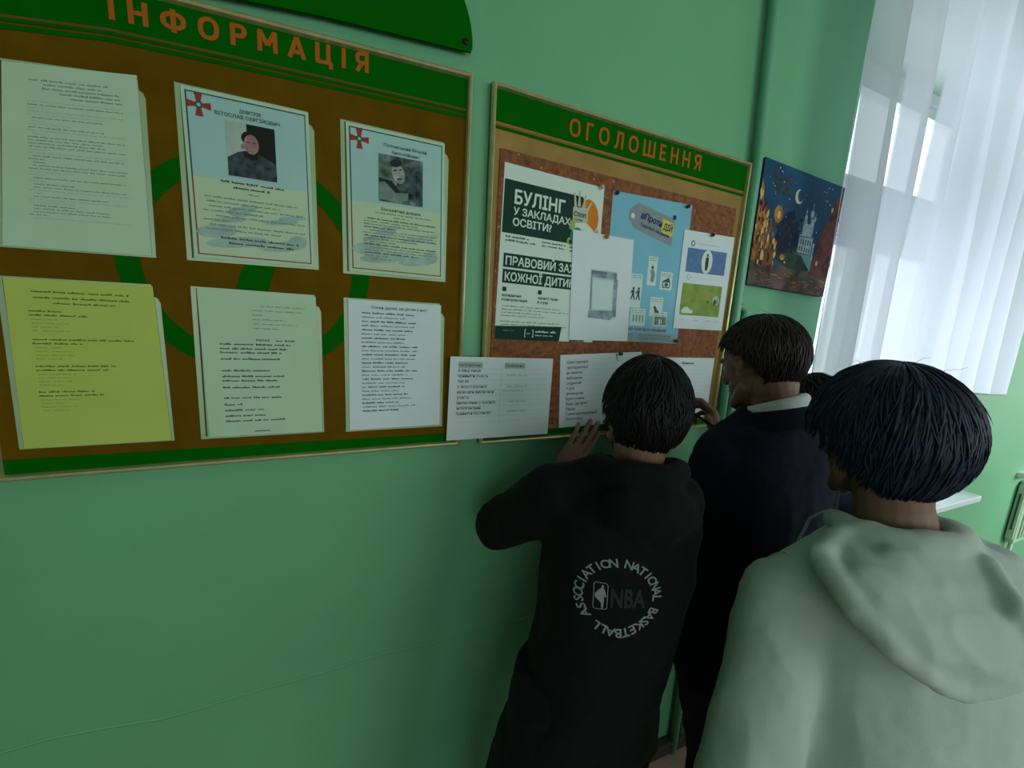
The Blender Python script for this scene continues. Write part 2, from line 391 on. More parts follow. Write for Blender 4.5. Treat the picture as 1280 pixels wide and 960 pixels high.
GLY = {'І': (.22, [[(.11, 0), (.11, 1)]]), 'Н': (.66, [[(.09, 0), (.09, 1)], [(.57, 0), (.57, 1)], [(.09, .5), (.57, .5)]]),
 'Ф': (.90, [[(.45, 0), (.45, 1)], _el(.45, .5, .36, .30)]), 'О': (.78, [_el(.39, .5, .30, .42)]),
 'Р': (.62, [[(.09, 0), (.09, 1)], [(.09, .92), (.34, .92)] + _el(.34, .69, .20, .23, 90, -90, 10) + [(.09, .46)]]),
 'М': (.82, [[(.09, 0), (.11, 1)], [(.11, .96), (.41, .32), (.71, .96)], [(.71, 1), (.73, 0)]]), 'А': (.76, [[(.07, 0), (.38, 1)], [(.38, 1), (.69, 0)], [(.20, .30), (.56, .30)]]),
 'Ц': (.74, [[(.09, 1), (.09, .09)], [(.57, 1), (.57, .09)], [(.02, .09), (.72, .09)], [(.68, .12), (.68, -.20)]]),
 'Я': (.64, [[(.55, 0), (.55, 1)], [(.55, .92), (.30, .92)] + _el(.30, .69, .20, .23, 90, 270, 10) + [(.55, .46)], [(.34, .46), (.08, 0)]]),
 'Г': (.52, [[(.09, 0), (.09, 1)], [(.02, .92), (.50, .92)]]), 'Л': (.68, [[(.59, 0), (.59, 1)], [(.22, .92), (.66, .92)], [(.26, .98), (.24, .40), (.17, .08), (.04, .07)]]),
 'Ш': (.98, [[(.09, 0), (.09, 1)], [(.49, 0), (.49, 1)], [(.89, 0), (.89, 1)], [(.02, .09), (.96, .09)]]), 'Е': (.54, [[(.09, 0), (.09, 1)], [(.04, .92), (.50, .92)], [(.04, .5), (.46, .5)], [(.04, .09), (.50, .09)]])}
def header_text(body, p0, p1, top, m, root, y, gap=.42, th=.17):
    body = body.replace(' ', ''); tot = sum(GLY[c][0] for c in body) + gap * (len(body) - 1); u = 0
    for c in body:
        w_, strokes = GLY[c]; mb = MB(); lv = 0
        for st in strokes:
            for (a, b_), (c_, d) in zip(st[:-1], st[1:]):
                L = math.hypot(c_ - a, d - b_)
                if L < 1e-5: continue
                dx, dy = (c_ - a) / L, (d - b_) / L; e = .03 if len(st) > 3 else 0
                q = [(a - dx * e - dy * th / 2, b_ - dy * e + dx * th / 2), (c_ + dx * e - dy * th / 2, d + dy * e + dx * th / 2), (c_ + dx * e + dy * th / 2, d + dy * e - dx * th / 2), (a - dx * e + dy * th / 2, b_ - dy * e - dx * th / 2)]
                out = []
                sc = (p1[0] - p0[0]) / tot
                for gx, gy in q:
                    X = p0[0] + (u + gx) * sc; t = (X - p0[0]) / (p1[0] - p0[0]); out.append((X, p0[1] + (p1[1] - p0[1]) * t + gy * top))
                mb.prism(out, -y - .0004 - lv * .00003, -y + .0002); lv += 1
        keep(mb.build('letter', m), root); u += w_ + gap
header_text('ІНФОРМАЦІЯ', (-.352, 2.1885), (.058, 2.2145), .036, ORANGE, r1, .0142, .42, .19)
o = poly_part('green_stripe', [(x, z - .004) for x, z in hb] + [(x, z - .011) for x, z in hb[::-1]], .012, .0134, GREEN, r1)

QD = {
'A':[(-0.4890,2.0882),(-0.3214,2.1115),(-0.3236,1.8099),(-0.5192,1.8059)],
'Ap':[(-0.4980,2.0920),(-0.3120,2.1115),(-0.3177,1.8071),(-0.5280,1.8029)],
'B':[(-0.2610,2.1125),(-0.0559,2.1139),(-0.0511,1.8159),(-0.2579,1.8155)],
'Bp':[(-0.2701,2.1155),(-0.0463,2.1158),(-0.0434,1.8117),(-0.2710,1.8081)],
'C':[(0.0130,2.1128),(0.2202,2.1132),(0.2249,1.8146),(0.0177,1.8158)],
'Cp':[(0.0023,2.1166),(0.2304,2.1161),(0.2310,1.8093),(0.0045,1.8093)],
'D':[(-0.5250,1.7537),(-0.3264,1.7550),(-0.3186,1.4529),(-0.5311,1.4522)],
'Dp':[(-0.5345,1.7558),(-0.3175,1.7579),(-0.3144,1.4511),(-0.5385,1.4501)],
'E':[(-0.2590,1.7558),(-0.0510,1.7550),(-0.0438,1.4544),(-0.2554,1.4549)],
'Ep':[(-0.2690,1.7596),(-0.0411,1.7580),(-0.0402,1.4514),(-0.2707,1.4505)],
'F':[(0.0137,1.7543),(0.2217,1.7534),(0.2260,1.4552),(0.0140,1.4530)],
'Fp':[(0.0045,1.7573),(0.2307,1.7576),(0.2332,1.4498),(0.0059,1.4494)],
'G':[(0.2465,1.6313),(0.5354,1.6289),(0.5349,1.4139),(0.2426,1.4145)],
'H':[(0.5628,1.6384),(0.8485,1.6530),(0.8618,1.4331),(0.5763,1.4260)],
'I':[(0.8687,1.6370),(1.1613,1.6370),(1.1625,1.4337),(0.8701,1.4338)],
'P1':[(0.3673,2.1033),(0.6578,2.0929),(0.6642,1.6764),(0.3626,1.6774)],
'P2':[(0.6872,2.0916),(0.9765,2.0980),(0.9848,1.6815),(0.6928,1.6841)],
'P3':[(0.9566,2.0257),(1.1709,2.0288),(1.1730,1.7300),(0.9593,1.7303)],
'QR':[(0.5701,1.9749),(0.7720,1.9726),(0.7867,1.6835),(0.5849,1.6821)],
'PA':[(1.2530,2.2850),(1.6870,2.2645),(1.6743,1.8773),(1.2546,1.8902)]}
# clear pockets with a notched top right corner, parts of the board
for k in 'ABCDEF':
    s = Sheet('pocket', QD[k + 'p'], .0142, 224, 305, PLASTIC, None, thick=.0018, notch=((0, 0), (212, 0), (214, 22), (220, 25), (224, 34), (224, 305), (0, 305)))
    # dark strip painted as the shade in the gap between edge strip and sheet
    s.rect(8.2, 3, 11, 300, mat('pocket_shadow_gap', (.06, .075, .02), rough=.6), 'edge_gap_shade')
    o = s.done(); keep(o, r1)
G1 = 'paper sheets in the pockets of the left board'
SY = .0158
# A: dense page
s = Sheet('paper_sheet', QD['A'], SY, 210, 297, PAPER, 'white sheet closely printed with small text, top left pocket', group=G1)
for i, (a, c) in enumerate(((38, 165), (60, 150), (58, 178), (84, 180), (100, 182))): s.words(a, c, 25 + i * 6.2, 3.4, INKG, i)
v = 58; i = 0
while v < 250:
    rnd = random.Random(i)
    s.words(36 + rnd.choice((0, 0, 6)), rnd.choice((60, 100, 150, 178, 182, 184)), v, 2.3, INKL if rnd.random() < .55 else INKG, 20 + i); v += 5.1; i += 1
s.done()
# B, C: memorial sheets
NAVYP = mat('navy_border_print', (.02, .07, .13), rough=.6); REDP = mat('red_print', (.30, .045, .045), rough=.6)
TINT = mat('pale_blue_tint', (.36, .58, .54), rough=.7, var=.04); TINTY = mat('pale_yellow_tint', (.48, .62, .42), rough=.7, var=.04)
SMOKE = mat('smoke_print', (.33, .47, .42), rough=.7, var=.16, vscale=40)
def cross(s, u, v, r):
    for k in range(4):
        a = k * math.pi / 2 + .0; pts = []
        for du, dv in ((-.16, .2), (.16, .2), (.34, 1), (-.34, 1)):
            pts.append((u + (du * math.cos(a) - dv * math.sin(a)) * r, v + (du * math.sin(a) + dv * math.cos(a)) * r))
        s.poly(pts, REDP, 'red_cross_emblem', 3)
    s.ell(u, v, r * .34, r * .34, mat('dark_slate_print', (.05, .09, .10)), 'red_cross_emblem', 4)
    s.ell(u, v, r * .16, r * .16, INKL, 'red_cross_emblem', 5)
def memorial(q, label, kind):
    s = Sheet('paper_sheet', q, SY, 210, 297, PAPER, label, group=G1)
    s.rect(6, 6, 204, 291, TINT, 'tint', 1)
    s.rect(8, 150, 202, 289, TINTY, 'tint', 2)
    s.rect(6, 6, 204, 8, NAVYP, 'border', 3); s.rect(6, 6, 8.2, 150, NAVYP, 'border', 3)
    s.rect(6, 150, 8.2, 291, REDP, 'border', 3); s.rect(6, 289, 204, 291, REDP, 'border', 3); s.rect(202.5, 8, 204, 290, NAVYP, 'border', 3)
    # smoke clouds behind the lower text
    rnd = random.Random(3)
    for (u, v, a, b_) in ((40, 245, 34, 13), (75, 262, 55, 10), (150, 262, 45, 10), (80, 205, 20, 9), (95, 195, 16, 5), (150, 215, 34, 5), (172, 205, 26, 4), (180, 250, 18, 12), (60, 222, 30, 5)):
        s.ell(u, v, a, b_, SMOKE, 'smoke_cloud_print', 3, 18, -.15)
    cross(s, 26, 27, 19)
    if kind == 0:
        s.text('ДМИТРІВ', 108, 27, 8.5, INK, .015, 'c', 36, lv=5)
        s.text('ВІТОСЛАВ СЕРГІЙОВИЧ', 104, 37, 8.5, INK, .015, 'c', 108, lv=5)
        a0, b0, a1, b1 = 66, 44, 148, 140
        BGP = mat('photo_pale', (.38, .50, .44), var=.1, vscale=40); BK = mat('photo_black', (.016, .02, .018)); CAMO = mat('photo_camouflage', (.05, .065, .08), var=.7, vscale=70)
        FACE = mat('photo_face', (.33, .19, .18), var=.25, vscale=50)
        s.rect(a0, b0, a1, b1, BGP, 'portrait_photo', 4); s.rect(100, b0, a1, 108, BK, 'portrait_photo', 5)
        s.ell(105, 69, 14.5, 13, BK, 'portrait_photo', 6); 
        s.poly([(66, 108), (84, 96), (96, 92), (122, 96), (140, 104), (148, 108), (148, 140), (66, 140)], CAMO, 'portrait_photo', 6)
        s.ell(107, 79, 12.5, 17.5, FACE, 'portrait_photo', 7); s.ell(92, 85, 2.5, 5, FACE, 'portrait_photo', 7); s.poly([(97, 92), (118, 92), (116, 104), (108, 108), (100, 104)], BK, 'portrait_photo', 6.5)
        s.ell(102, 76, 2.2, 1.1, BK, 'portrait_photo', 8); s.ell(112, 76, 2.2, 1.1, BK, 'portrait_photo', 8); s.ell(107, 88, 5, 1.4, mat('photo_smile', (.36, .25, .23)), 'portrait_photo', 8)
        s.words(52, 162, 154, 4.2, INK, 1, lv=5); s.words(72, 134, 163, 4.2, INK, 2, lv=5); s.words(96, 120, 172, 3, INKG, 2, lv=5)
        L = [(24, 182), (26, 150), (30, 195), (20, 120), (40, 195), (20, 60), (28, 195), (22, 150)]
        for i, (a, c) in enumerate(L): s.words(a, c, 184 + i * 8.4, 3.3, INKG, 30 + i, lv=5)
        s.words(45, 182, 258, 4.4, INK, 40, lv=5); s.words(58, 172, 267, 4.4, INK, 41, lv=5)
    else:
        s.text('Полонський Віталій', 122, 31, 8.2, INK, .012, 'c', 92, lv=5); s.text('Анатолійович', 122, 43, 8.2, INK, .012, 'c', 60, lv=5)
        BG2 = mat('photo_foliage', (.13, .19, .17), var=.9, vscale=45); FACE2 = mat('photo_face_grey', (.30, .34, .30), var=.35, vscale=60); DK = mat('photo_dark', (.02, .035, .035)); SL = mat('photo_sleeve', (.17, .25, .22), var=.3, vscale=60)
        s.rect(64, 47, 160, 143, BG2, 'portrait_photo', 4)
        s.poly([(112, 62), (160, 70), (160, 143), (120, 128), (100, 110)], mat('photo_uniform', (.05, .085, .085), var=.9, vscale=60), 'portrait_photo', 5)
        s.poly([(64, 95), (92, 98), (110, 118), (104, 128), (64, 104)], DK, 'portrait_photo', 5)
        s.ell(101, 61, 13, 8, DK, 'portrait_photo', 7.5, rot=-.3); s.ell(106, 82, 14, 20, FACE2, 'portrait_photo', 7, rot=-.3)
        s.ell(99, 76, 4.5, 1.6, DK, 'portrait_photo', 8, rot=-.3); s.ell(110, 73, 3.5, 1.4, DK, 'portrait_photo', 8, rot=-.3); s.ell(108, 92, 6, 1.6, DK, 'portrait_photo', 8, rot=-.2)
        s.poly([(64, 105), (76, 102), (100, 122), (128, 118), (126, 134), (96, 142), (64, 138)], SL, 'portrait_photo', 7)
        s.text('Біографічна довідка', 112, 162, 8.2, INK, .012, 'c', 86, lv=5); s.words(56, 180, 169, 3, INKG, 3, lv=5); s.words(95, 130, 176, 3, INKG, 3, lv=5)
        L = [(40, 192), (32, 150), (32, 192), (32, 100), (44, 192), (30, 192), (32, 192), (32, 150), (30, 100), (32, 192), (44, 192), (32, 192), (32, 150), (32, 90), (44, 90)]
        for i, (a, c) in enumerate(L): s.words(a, c, 183 + i * 6.0, 3.1, INK if i % 3 == 0 else INKG, 60 + i, lv=5)
    return s.done()
memorial(QD['B'], 'memorial sheet with red cross, portrait of a smiling man in a dark jacket', 0)
memorial(QD['C'], 'memorial sheet with red cross and grey portrait of a leaning man', 1)
# D: yellow timetable
INKO = mat('ink_on_yellow', (.10, .16, .035), rough=.8); INKOL = mat('faint_ink_on_yellow', (.31, .40, .09), rough=.8)
s = Sheet('paper_sheet', QD['D'], SY, 210, 297, YPAPER, 'yellow sheet with four short blocks of text', group=G1)
s.words(34, 172, 22, 3.6, INKO, 1); s.words(36, 172, 32, 3.6, INKO, 2); s.words(62, 150, 41, 3.6, INKO, 3)
for (v, wide) in ((55, (28, 72, 108)), (104, (28, 172, 96)), (151, (28, 140, 128)), (197, (28, 104, 118))):
    s.words(wide[0], wide[1], v, 3.4, INKO, int(v)); s.words(28, wide[2], v + 7, 3.4, INKO, int(v) + 1)
    for k in range(4): s.words(30, random.Random(k + v).choice((66, 78, 82)), v + 14 + k * 6.5, 2.6, INKOL, int(v) + 3 + k)
s.done()
# E: petition
s = Sheet('paper_sheet', QD['E'], SY, 210, 297, PAPER, 'white sheet with widely spaced capital lines, right of the yellow one', group=G1)
for i, (a, c) in enumerate(((104, 188), (90, 184), (90, 112), (90, 150), (90, 172), (90, 138))): s.words(a, c, 28 + i * 9, 2.6, INKG, i)
s.text('РІШЕННЯ', 94, 98, 5.6, INK, .02, 'l', 24); s.words(130, 166, 98, 4, INK, 3)
for (v, c) in ((107, 158), (116, 148), (124, 140), (137, 142), (161, 118), (173, 142), (182, 128), (196, 132), (218, 136), (232, 62), (244, 100), (256, 110), (267, 138)):
    s.words(30, c, v, 4.2, INK, int(v), jitter=0)
s.rect(80, 288, 108, 290, INK, 'fine_print'); s.done()
# F: poem
s = Sheet('paper_sheet', QD['F'], SY, 210, 297, PAPERC, 'white sheet with a long poem beneath a bold title', group=G1)
s.text('Скажи, друже, що дістав у нас?', 112, 17, 8.6, INK, .012, 'c', 126)
for i in range(25): s.words(28, random.Random(i * 3).choice((110, 125, 132, 146, 150, 154)), 29 + i * 9.4, 4.1, INKG if i % 2 else INK, 90 + i)
s.done()

# ------------------------------------------------------------------ green arch above the left board
r0 = empty('arch_panel', (-.147, 0, 2.26)); tag(r0, 'plain green arched header panel mounted above the left board', 'header panel')
poly = [(-.565, 2.268), (-.268, 2.262), (-.03, 2.288), (.272, 2.309)]
n = 40
for k in range(n + 1):
    t = math.pi * k / n; poly.append((-.147 + .422 * math.cos(t), 2.318 + .27 * math.sin(t)))
mb = MB(); mb.prism(poly, -.022, -.016); keep(mb.build('panel', GREEN), r0)
for (x, z) in ((.258, 2.325), (-.55, 2.325), (-.147, 2.55)):
    mb = MB(); mb.tube([(x, -.001, z), (x, -.026, z)], [.006, .006], 14); keep(mb.build('bolt', mat('bolt_dark', (.03, .03, .03), rough=.3, metal=.8), None, True), r0)

# ------------------------------------------------------------------ board 2 (announcements)
B2 = [(.327, 2.269), (1.199, 2.258), (1.199, 1.395), (.334, 1.395)]
r2 = empty('notice_board', (.763, 0, 1.395)); tag(r2, 'cork notice board with green header beside the pipe, right', 'notice board')
poly_part('backing_panel', B2, .001, .012, mat('wood_board', (.30, .19, .055), rough=.5, var=.15, vscale=12, bump=.1, bscale=60), r2)
rails(B2, .001, .0115, .024, r2)
poly_part('header_panel', [(.332, 2.264), (1.194, 2.253), (1.194, 2.173), (.332, 2.190)], .012, .0135, GREEN, r2)
poly_part('header_line', [(.332, 2.1865), (1.194, 2.1695), (1.194, 2.1665), (.332, 2.1835)], .012, .0136, mat('orange_brown_line', (.33, .13, .02)), r2)
poly_part('green_stripe', [(.332, 2.181), (1.194, 2.164), (1.194, 2.157), (.332, 2.174)], .012, .0136, GREEN, r2)
poly_part('footer_band', [(.332, 1.425), (1.194, 1.425), (1.194, 1.400), (.332, 1.400)], .012, .0135, GREEN, r2)
poly_part('cork_sheet', [(.355, 2.132), (1.163, 2.116), (1.165, 1.438), (.356, 1.438)], .012, .016, CORK, r2)
header_text('ОГОЛОШЕННЯ', (.537, 2.198), (.992, 2.197), .043, ORANGE, r2, .0142, .36, .15)

CY = .0166
# poster 1
s = Sheet('poster', QD['P1'], CY, 300, 424, WHITE, 'white and dark green anti-bullying poster with orange drawing', 'poster')
s.rect(3, 36, 232, 160, DGREEN, 'green_field', 1)
s.poly([(232, 36), (236, 40), (238, 160), (232, 160)], DGREEN, 'green_field', 1)
s.text('БУЛІНГ', 32, 88, 44, WHITE, .035, 'l', 148, lv=3); s.text('У ЗАКЛАДАХ', 31, 114, 24, WHITE, .03, 'l', 168, lv=3); s.text('ОСВІТИ?', 31, 140, 25, WHITE, .03, 'l', 112, lv=3)
ORG = mat('orange_print', (.62, .20, .02)); YEL = mat('yellow_green_print', (.32, .42, .12)); TEAL = mat('teal_print', (.03, .19, .12)); CREAM = mat('cream_print', (.46, .52, .40))
s.ell(258, 82, 30, 44, ORG, 'glove_drawing', 2, rot=-.15)
for (u0, v0, u1, v1) in ((212, 70, 206, 30), (222, 62, 222, 24), (236, 66, 242, 30), (246, 74, 262, 44)):
    s.poly([(u0 - 4, v0), (u0 + 5, v0), (u1 + 2, v1), (u1 - 2, v1)], CREAM, 'glove_drawing', 4)
s.poly([(204, 66), (250, 62), (254, 92), (246, 112), (206, 110)], CREAM, 'glove_drawing', 4)
s.poly([(204, 108), (250, 100), (276, 118), (268, 134), (240, 132), (204, 128)], WHITE, 'glove_drawing', 5)
s.ell(222, 138, 22, 22, TEAL, 'glove_drawing', 6); s.ell(262, 140, 17, 18, TEAL, 'glove_drawing', 6)
s.poly([(198, 100), (214, 98), (212, 128), (196, 122)], YEL, 'glove_drawing', 6)
s.poly([(276, 120), (290, 110), (292, 156), (272, 156)], YEL, 'glove_drawing', 5)
s.text('Стоп', 208, 88, 17, INK, .04, 'l', 38, lv=8); s.text('булінг', 212, 99, 10, INK, .0, 'l', 26, lv=8)
s.ell(204, 154, 12, 11, YEL, 'glove_drawing', 3); s.ell(204, 155, 6, 6, DGREEN, 'glove_drawing', 4)
for (a, c, v) in ((14, 80, 170), (14, 100, 179), (118, 190, 170), (118, 186, 179), (202, 280, 172), (202, 270, 181)): s.words(a, c, v, 5, INK, int(a + v))
s.rect(12, 208, 292, 242, DGREEN, 'green_field', 1); s.rect(12, 247, 292, 281, DGREEN, 'green_field', 1)
s.text('ПРАВОВИЙ ЗАХИСТ', 18, 236, 29, WHITE, .03, 'l', 262, lv=3); s.text('КОЖНОЇ ДИТИНИ', 18, 275, 29, WHITE, .03, 'l', 226, lv=3)
s.rect(14, 291, 25, 302, DGREEN, 'green_field'); s.rect(116, 291, 127, 302, DGREEN, 'green_field')
s.text('юридична', 14, 314, 9.5, INK, .03, 'l', 54, lv=3); s.text('консультація', 14, 325, 9.5, INK, .03, 'l', 72, lv=3)
s.text('захист прав', 116, 314, 9.5, INK, .03, 'l', 62, lv=3); s.text('в суді', 116, 325, 9.5, INK, .03, 'l', 32, lv=3)
for (a, c, v) in ((14, 172, 346), (14, 196, 354), (14, 118, 362), (14, 126, 370), (14, 172, 385), (14, 190, 393), (14, 96, 401), (14, 170, 409)): s.words(a, c * 1.1, v - 6, 3.6, INKG, int(v))
s.poly([(0, 390), (196, 384), (190, 424), (0, 424)], DGREEN, 'green_field', 2)
s.text('[     ]', 84, 411, 22, WHITE, .03, 'l', 26, lv=4); s.words(90, 104, 408, 4, WHITE, 2, lv=4); s.words(116, 180, 403, 6, WHITE, 3, lv=4); s.words(116, 172, 412, 3, WHITE, 4, lv=4); s.words(22, 54, 402, 3, INKG, 4, lv=4)
s.poly([(222, 424), (228, 392), (236, 382), (236, 360), (246, 356), (258, 366), (262, 395), (272, 424)], mat('grey_figure_print', (.11, .15, .14), var=.5, vscale=40), 'figure_print', 2)
s.done()
# poster 2
s = Sheet('poster', QD['P2'], CY, 300, 424, BLUEP, 'light blue poster with a grey tag and small pictograms', 'poster')
GRP = mat('tag_grey_print', (.24, .29, .30)); NVY = mat('navy_print', (.02, .04, .14)); YLW = mat('yellow_print', (.60, .55, .10)); PALE = mat('pale_card_print', (.55, .70, .68))
s.poly([(62, 44), (92, 20), (238, 50), (232, 128), (84, 92), (62, 66)], GRP, 'tag_shape', 1); s.ell(76, 58, 7, 7, WHITE, 'tag_shape', 2)
s.text('#Проти', 104, 60, 25, NVY, .03, 'l', 84, lv=5, rot=.21); s.poly([(188, 52), (234, 62), (232, 102), (186, 92)], YLW, 'tag_shape', 3); s.text('ДІЙ', 192, 82, 25, NVY, .03, 'l', 36, lv=5, rot=.19)
s.text('Торгівлі людьми', 104, 82, 13, NVY, .01, 'l', 116, lv=5, rot=.2)
s.ell(234, 44, 7, 7, NVY, 'tag_shape', 4)
def card(u, v, w_, h_, kind):
    s.rect(u, v, u + w_, v + h_, PALE, 'pictogram_card', 1)
    for k in range(2): s.words(u + 3, u + w_ - 3, v + 7 + k * 6, 3, INKG, int(u + k), lv=2)
    x, y = u + w_ / 2, v + h_ / 2 + 5
    if kind == 'person':
        s.ell(x, y - 16, 5, 5, INK, 'pictogram', 3); s.poly([(x - 8, y - 8), (x + 6, y - 10), (x + 12, y + 6), (x + 8, y + 28), (x - 4, y + 26), (x - 2, y + 6)], INKG, 'pictogram', 3)
    elif kind == 'pair':
        for dx in (-10, 10):
            s.ell(x + dx, y - 12, 4, 4.5, INK, 'pictogram', 3); s.poly([(x + dx - 5, y - 7), (x + dx + 5, y - 7), (x + dx + 4, y + 6), (x + dx + 8, y + 22), (x + dx + 4, y + 22), (x + dx, y + 10), (x + dx - 6, y + 22), (x + dx - 9, y + 21), (x + dx - 4, y + 6)], INK, 'pictogram', 3)
            s.poly([(x + dx - 5, y - 6), (x + dx - 12, y + 2), (x + dx - 10, y + 4), (x + dx - 3, y - 2)], INK, 'pictogram', 3)
    elif kind == 'bars':
        for k in range(5): s.rect(u + 8 + k * 11, v + 14, u + 12 + k * 11, v + h_ - 3, INK if k != 2 else INKG, 'pictogram', 3)
    elif kind == 'camera':
        s.poly([(x - 14, y - 4), (x + 10, y - 16), (x + 16, y - 2), (x + 16, y + 16), (x - 14, y + 16)], INK, 'pictogram', 3); s.rect(x - 11, y - 1, x + 13, y + 13, PALE, 'pictogram', 4); s.ell(x + 1, y + 6, 7, 6, INK, 'pictogram', 5)
    elif kind == 'boot':
        s.poly([(x - 12, y - 8), (x - 2, y - 6), (x + 4, y + 4), (x + 12, y + 8), (x + 10, y + 13), (x - 4, y + 12)], INK, 'pictogram', 3)
    elif kind == 'figures':
        for k in range(4): s.poly([(u + 10 + k * 12, v + 18), (u + 15 + k * 12, v + 18), (u + 16 + k * 12, v + 36), (u + 12 + k * 12, v + 44), (u + 10 + k * 12, v + 36)], INKG, 'pictogram', 3)
    elif kind == 'window':
        s.rect(u + 5, v + 16, u + w_ - 5, v + h_ - 4, INKG, 'pictogram', 3); s.ell(x, y + 4, 8, 9, PALE, 'pictogram', 4); [s.rect(u + 10 + k * 10, v + 16, u + 12 + k * 10, v + h_ - 4, INK, 'pictogram', 5) for k in range(5)]
card(20, 136, 60, 50, 'bars'); card(150, 164, 36, 86, 'person'); card(92, 220, 42, 100, 'pair'); card(202, 205, 50, 54, 'camera'); card(172, 284, 52, 58, 'boot'); 
# lower part of the blue poster
card(100, 322, 58, 52, 'figures'); card(190, 326, 56, 46, 'window')
s.text('НАЖИВ ТОРГІВЛІ ЛЮДЬМИ', 66, 389, 11, mat('crimson_print', (.35, .05, .07)), .02, 'l', 182, lv=3)
s.poly([(0, 398), (300, 394), (300, 424), (0, 424)], mat('poster_grey_foot', (.26, .36, .39)), 'grey_field', 1)
for k in range(4): s.words(64, 118, 404 + k * 5, 2.4, INK if k == 0 else INKG, k, lv=3); s.words(140, 270, 403 + k * 5, 2.4, INK if k % 2 == 0 else INKG, 9 + k, lv=3)
s.done()
# facebook-like post sheet
s = Sheet('paper_sheet', QD['P3'], CY + .0018, 210, 297, PAPERC, 'white printout with a blue banner and a green field picture, pinned right', 'paper sheet')
PB = mat('banner_blue_print', (.10, .20, .38), var=.15, vscale=60); PG = mat('field_green_print', (.23, .33, .07), var=.2, vscale=35)
s.ell(40, 36, 8, 9, PB, 'print', 1); s.ell(40, 36, 4, 5, PAPERC, 'print', 2); s.words(56, 150, 36, 3, INKL, 1)
s.rect(22, 50, 186, 122, PB, 'banner_picture', 1); s.ell(105, 86, 23, 36, WHITE, 'banner_picture', 3); s.ell(105, 66, 4, 5, INK, 'banner_picture', 4); s.poly([(99, 72), (111, 72), (112, 96), (109, 112), (101, 112), (98, 96)], mat('figure_dark', (.05, .05, .06)), 'banner_picture', 4)
s.ell(38, 136, 8, 8, INKL, 'print', 1); s.ell(38, 136, 5, 5, PAPERC, 'print', 2)
s.rect(18, 156, 186, 254, PG, 'field_picture', 1); s.ell(128, 186, 14, 12, mat('field_ochre', (.36, .30, .10)), 'field_picture', 2)
s.poly([(24, 240), (34, 230), (48, 228), (60, 236), (72, 240), (70, 248), (26, 248)], WHITE, 'field_picture', 3); s.ell(98, 240, 11, 7, INKG, 'field_picture', 3); s.ell(164, 202, 15, 15, INKL, 'field_picture', 3); s.ell(160, 208, 6, 9, INK, 'field_picture', 4); s.ell(170, 204, 4, 8, INKG, 'field_picture', 4); s.ell(130, 208, 4, 4, INK, 'field_picture', 3)
for u in (24, 80, 134, 172): s.words(u, u + 18, 270, 3.6, INKL, u)
s.done()
# sheet with a grey print (its code left out)
s = Sheet('paper_sheet', QD['QR'], CY + .0022, 210, 297, PAPERC, 'white sheet with a faint grey photo print, overlapping both posters', 'paper sheet')
GP = mat('grey_photo_print', (.22, .30, .33), var=.5, vscale=45); GPL = mat('pale_grey_photo_print', (.48, .58, .61), var=.1, vscale=30)
s.rect(64, 96, 158, 232, GPL, 'grey_photo', 1); s.rect(66, 100, 156, 118, GP, 'grey_photo', 2); s.rect(146, 118, 160, 226, GP, 'grey_photo', 2); s.poly([(62, 212), (160, 208), (140, 236), (60, 232)], GP, 'grey_photo', 2)
s.rect(72, 124, 144, 206, PALE, 'grey_photo', 3); s.rect(66, 118, 70, 210, INKG, 'grey_photo', 3)
s.done()
# landscape word lists
G = 'landscape word lists along the board edge'
def pin(x, z, y, label, m=METAL):
    r = empty('push_pin', (x, -y, z)); tag(r, label, 'pin')
    mb = MB(); mb.tube([(x, -y + .004, z), (x, -y - .004, z)], [.0012, .0012], 8); keep(mb.build('needle', METAL, None, True), r)
    mb = MB(); mb.tube([(x, -y - .0035, z), (x, -y - .0045, z), (x, -y - .006, z), (x, -y - .0095, z), (x, -y - .0105, z)], [.0052, .0058, .0030, .0028, .0052], 14); keep(mb.build('head', m, None, True), r)
GY = .0262
s = Sheet('paper_sheet', QD['G'], GY, 297, 210, PAPERC, 'landscape word list hanging over the gap between both boards', group=G)
s.rect(22, 12, 88, 28, INKL, 'highlight', 1); s.text('Неправильно', 23, 24, 12, INK, .0, 'l', 62, part='lettering', lv=3)
s.rect(150, 13, 212, 28, INKL, 'highlight', 1); s.text('Правильно', 152, 24, 12, INK, .0, 'l', 54, lv=3)
for i, t in enumerate(('в кінці кінців', 'прийняти участь', 'так як', 'у якості взутися', 'включити виключити', 'участь', 'виключення з правила', 'інтелігентний', 'прийняти постанову')):
    s.text(t, 22, 37 + i * 13.6, 12, INK, .004, 'l', lv=3, sx=.86 if len(t) < 17 else .82)
for i in range(11): s.rect(18, 29 + i * 13.6, 280, 29.5 + i * 13.6, INKL, 'table_line', 1)
s.rect(142, 12, 142.8, 180, INKL, 'table_line', 1)
for (u, v) in ((158, 47), (160, 76), (150, 88), (168, 116), (165, 142)): s.words(u, u + 60, v, 4, INKL, int(v), part='handwriting')
s.done()
s = Sheet('paper_sheet', QD['H'], CY, 297, 210, PAPERC, 'landscape word list above the resting hand, half hidden by a head', group=G)
for i, t in enumerate(('користуватися', 'здогадуватися', 'не зважати', 'вибачаюсь', 'слідуючий', 'У разі', 'діловодство', 'Брати участь', 'Вірно, дві пятих', 'Перша', 'Самий відповідальний', 'Обов’язково')):
    s.text(t, 22, 25 + i * 15, 12, INK, .003, 'l', lv=3, sx=.86)
for i in range(13): s.rect(18, 15 + i * 15, 280, 15.5 + i * 15, INKL, 'table_line', 1)
s.poly([(196, 3), (202, 24), (205, 24), (199, 3)], INK, 'pen_mark', 2)
s.done()
s = Sheet('paper_sheet', QD['I'], CY, 297, 210, PAPERC, 'landscape sheet the jacketed person is writing on', group=G)
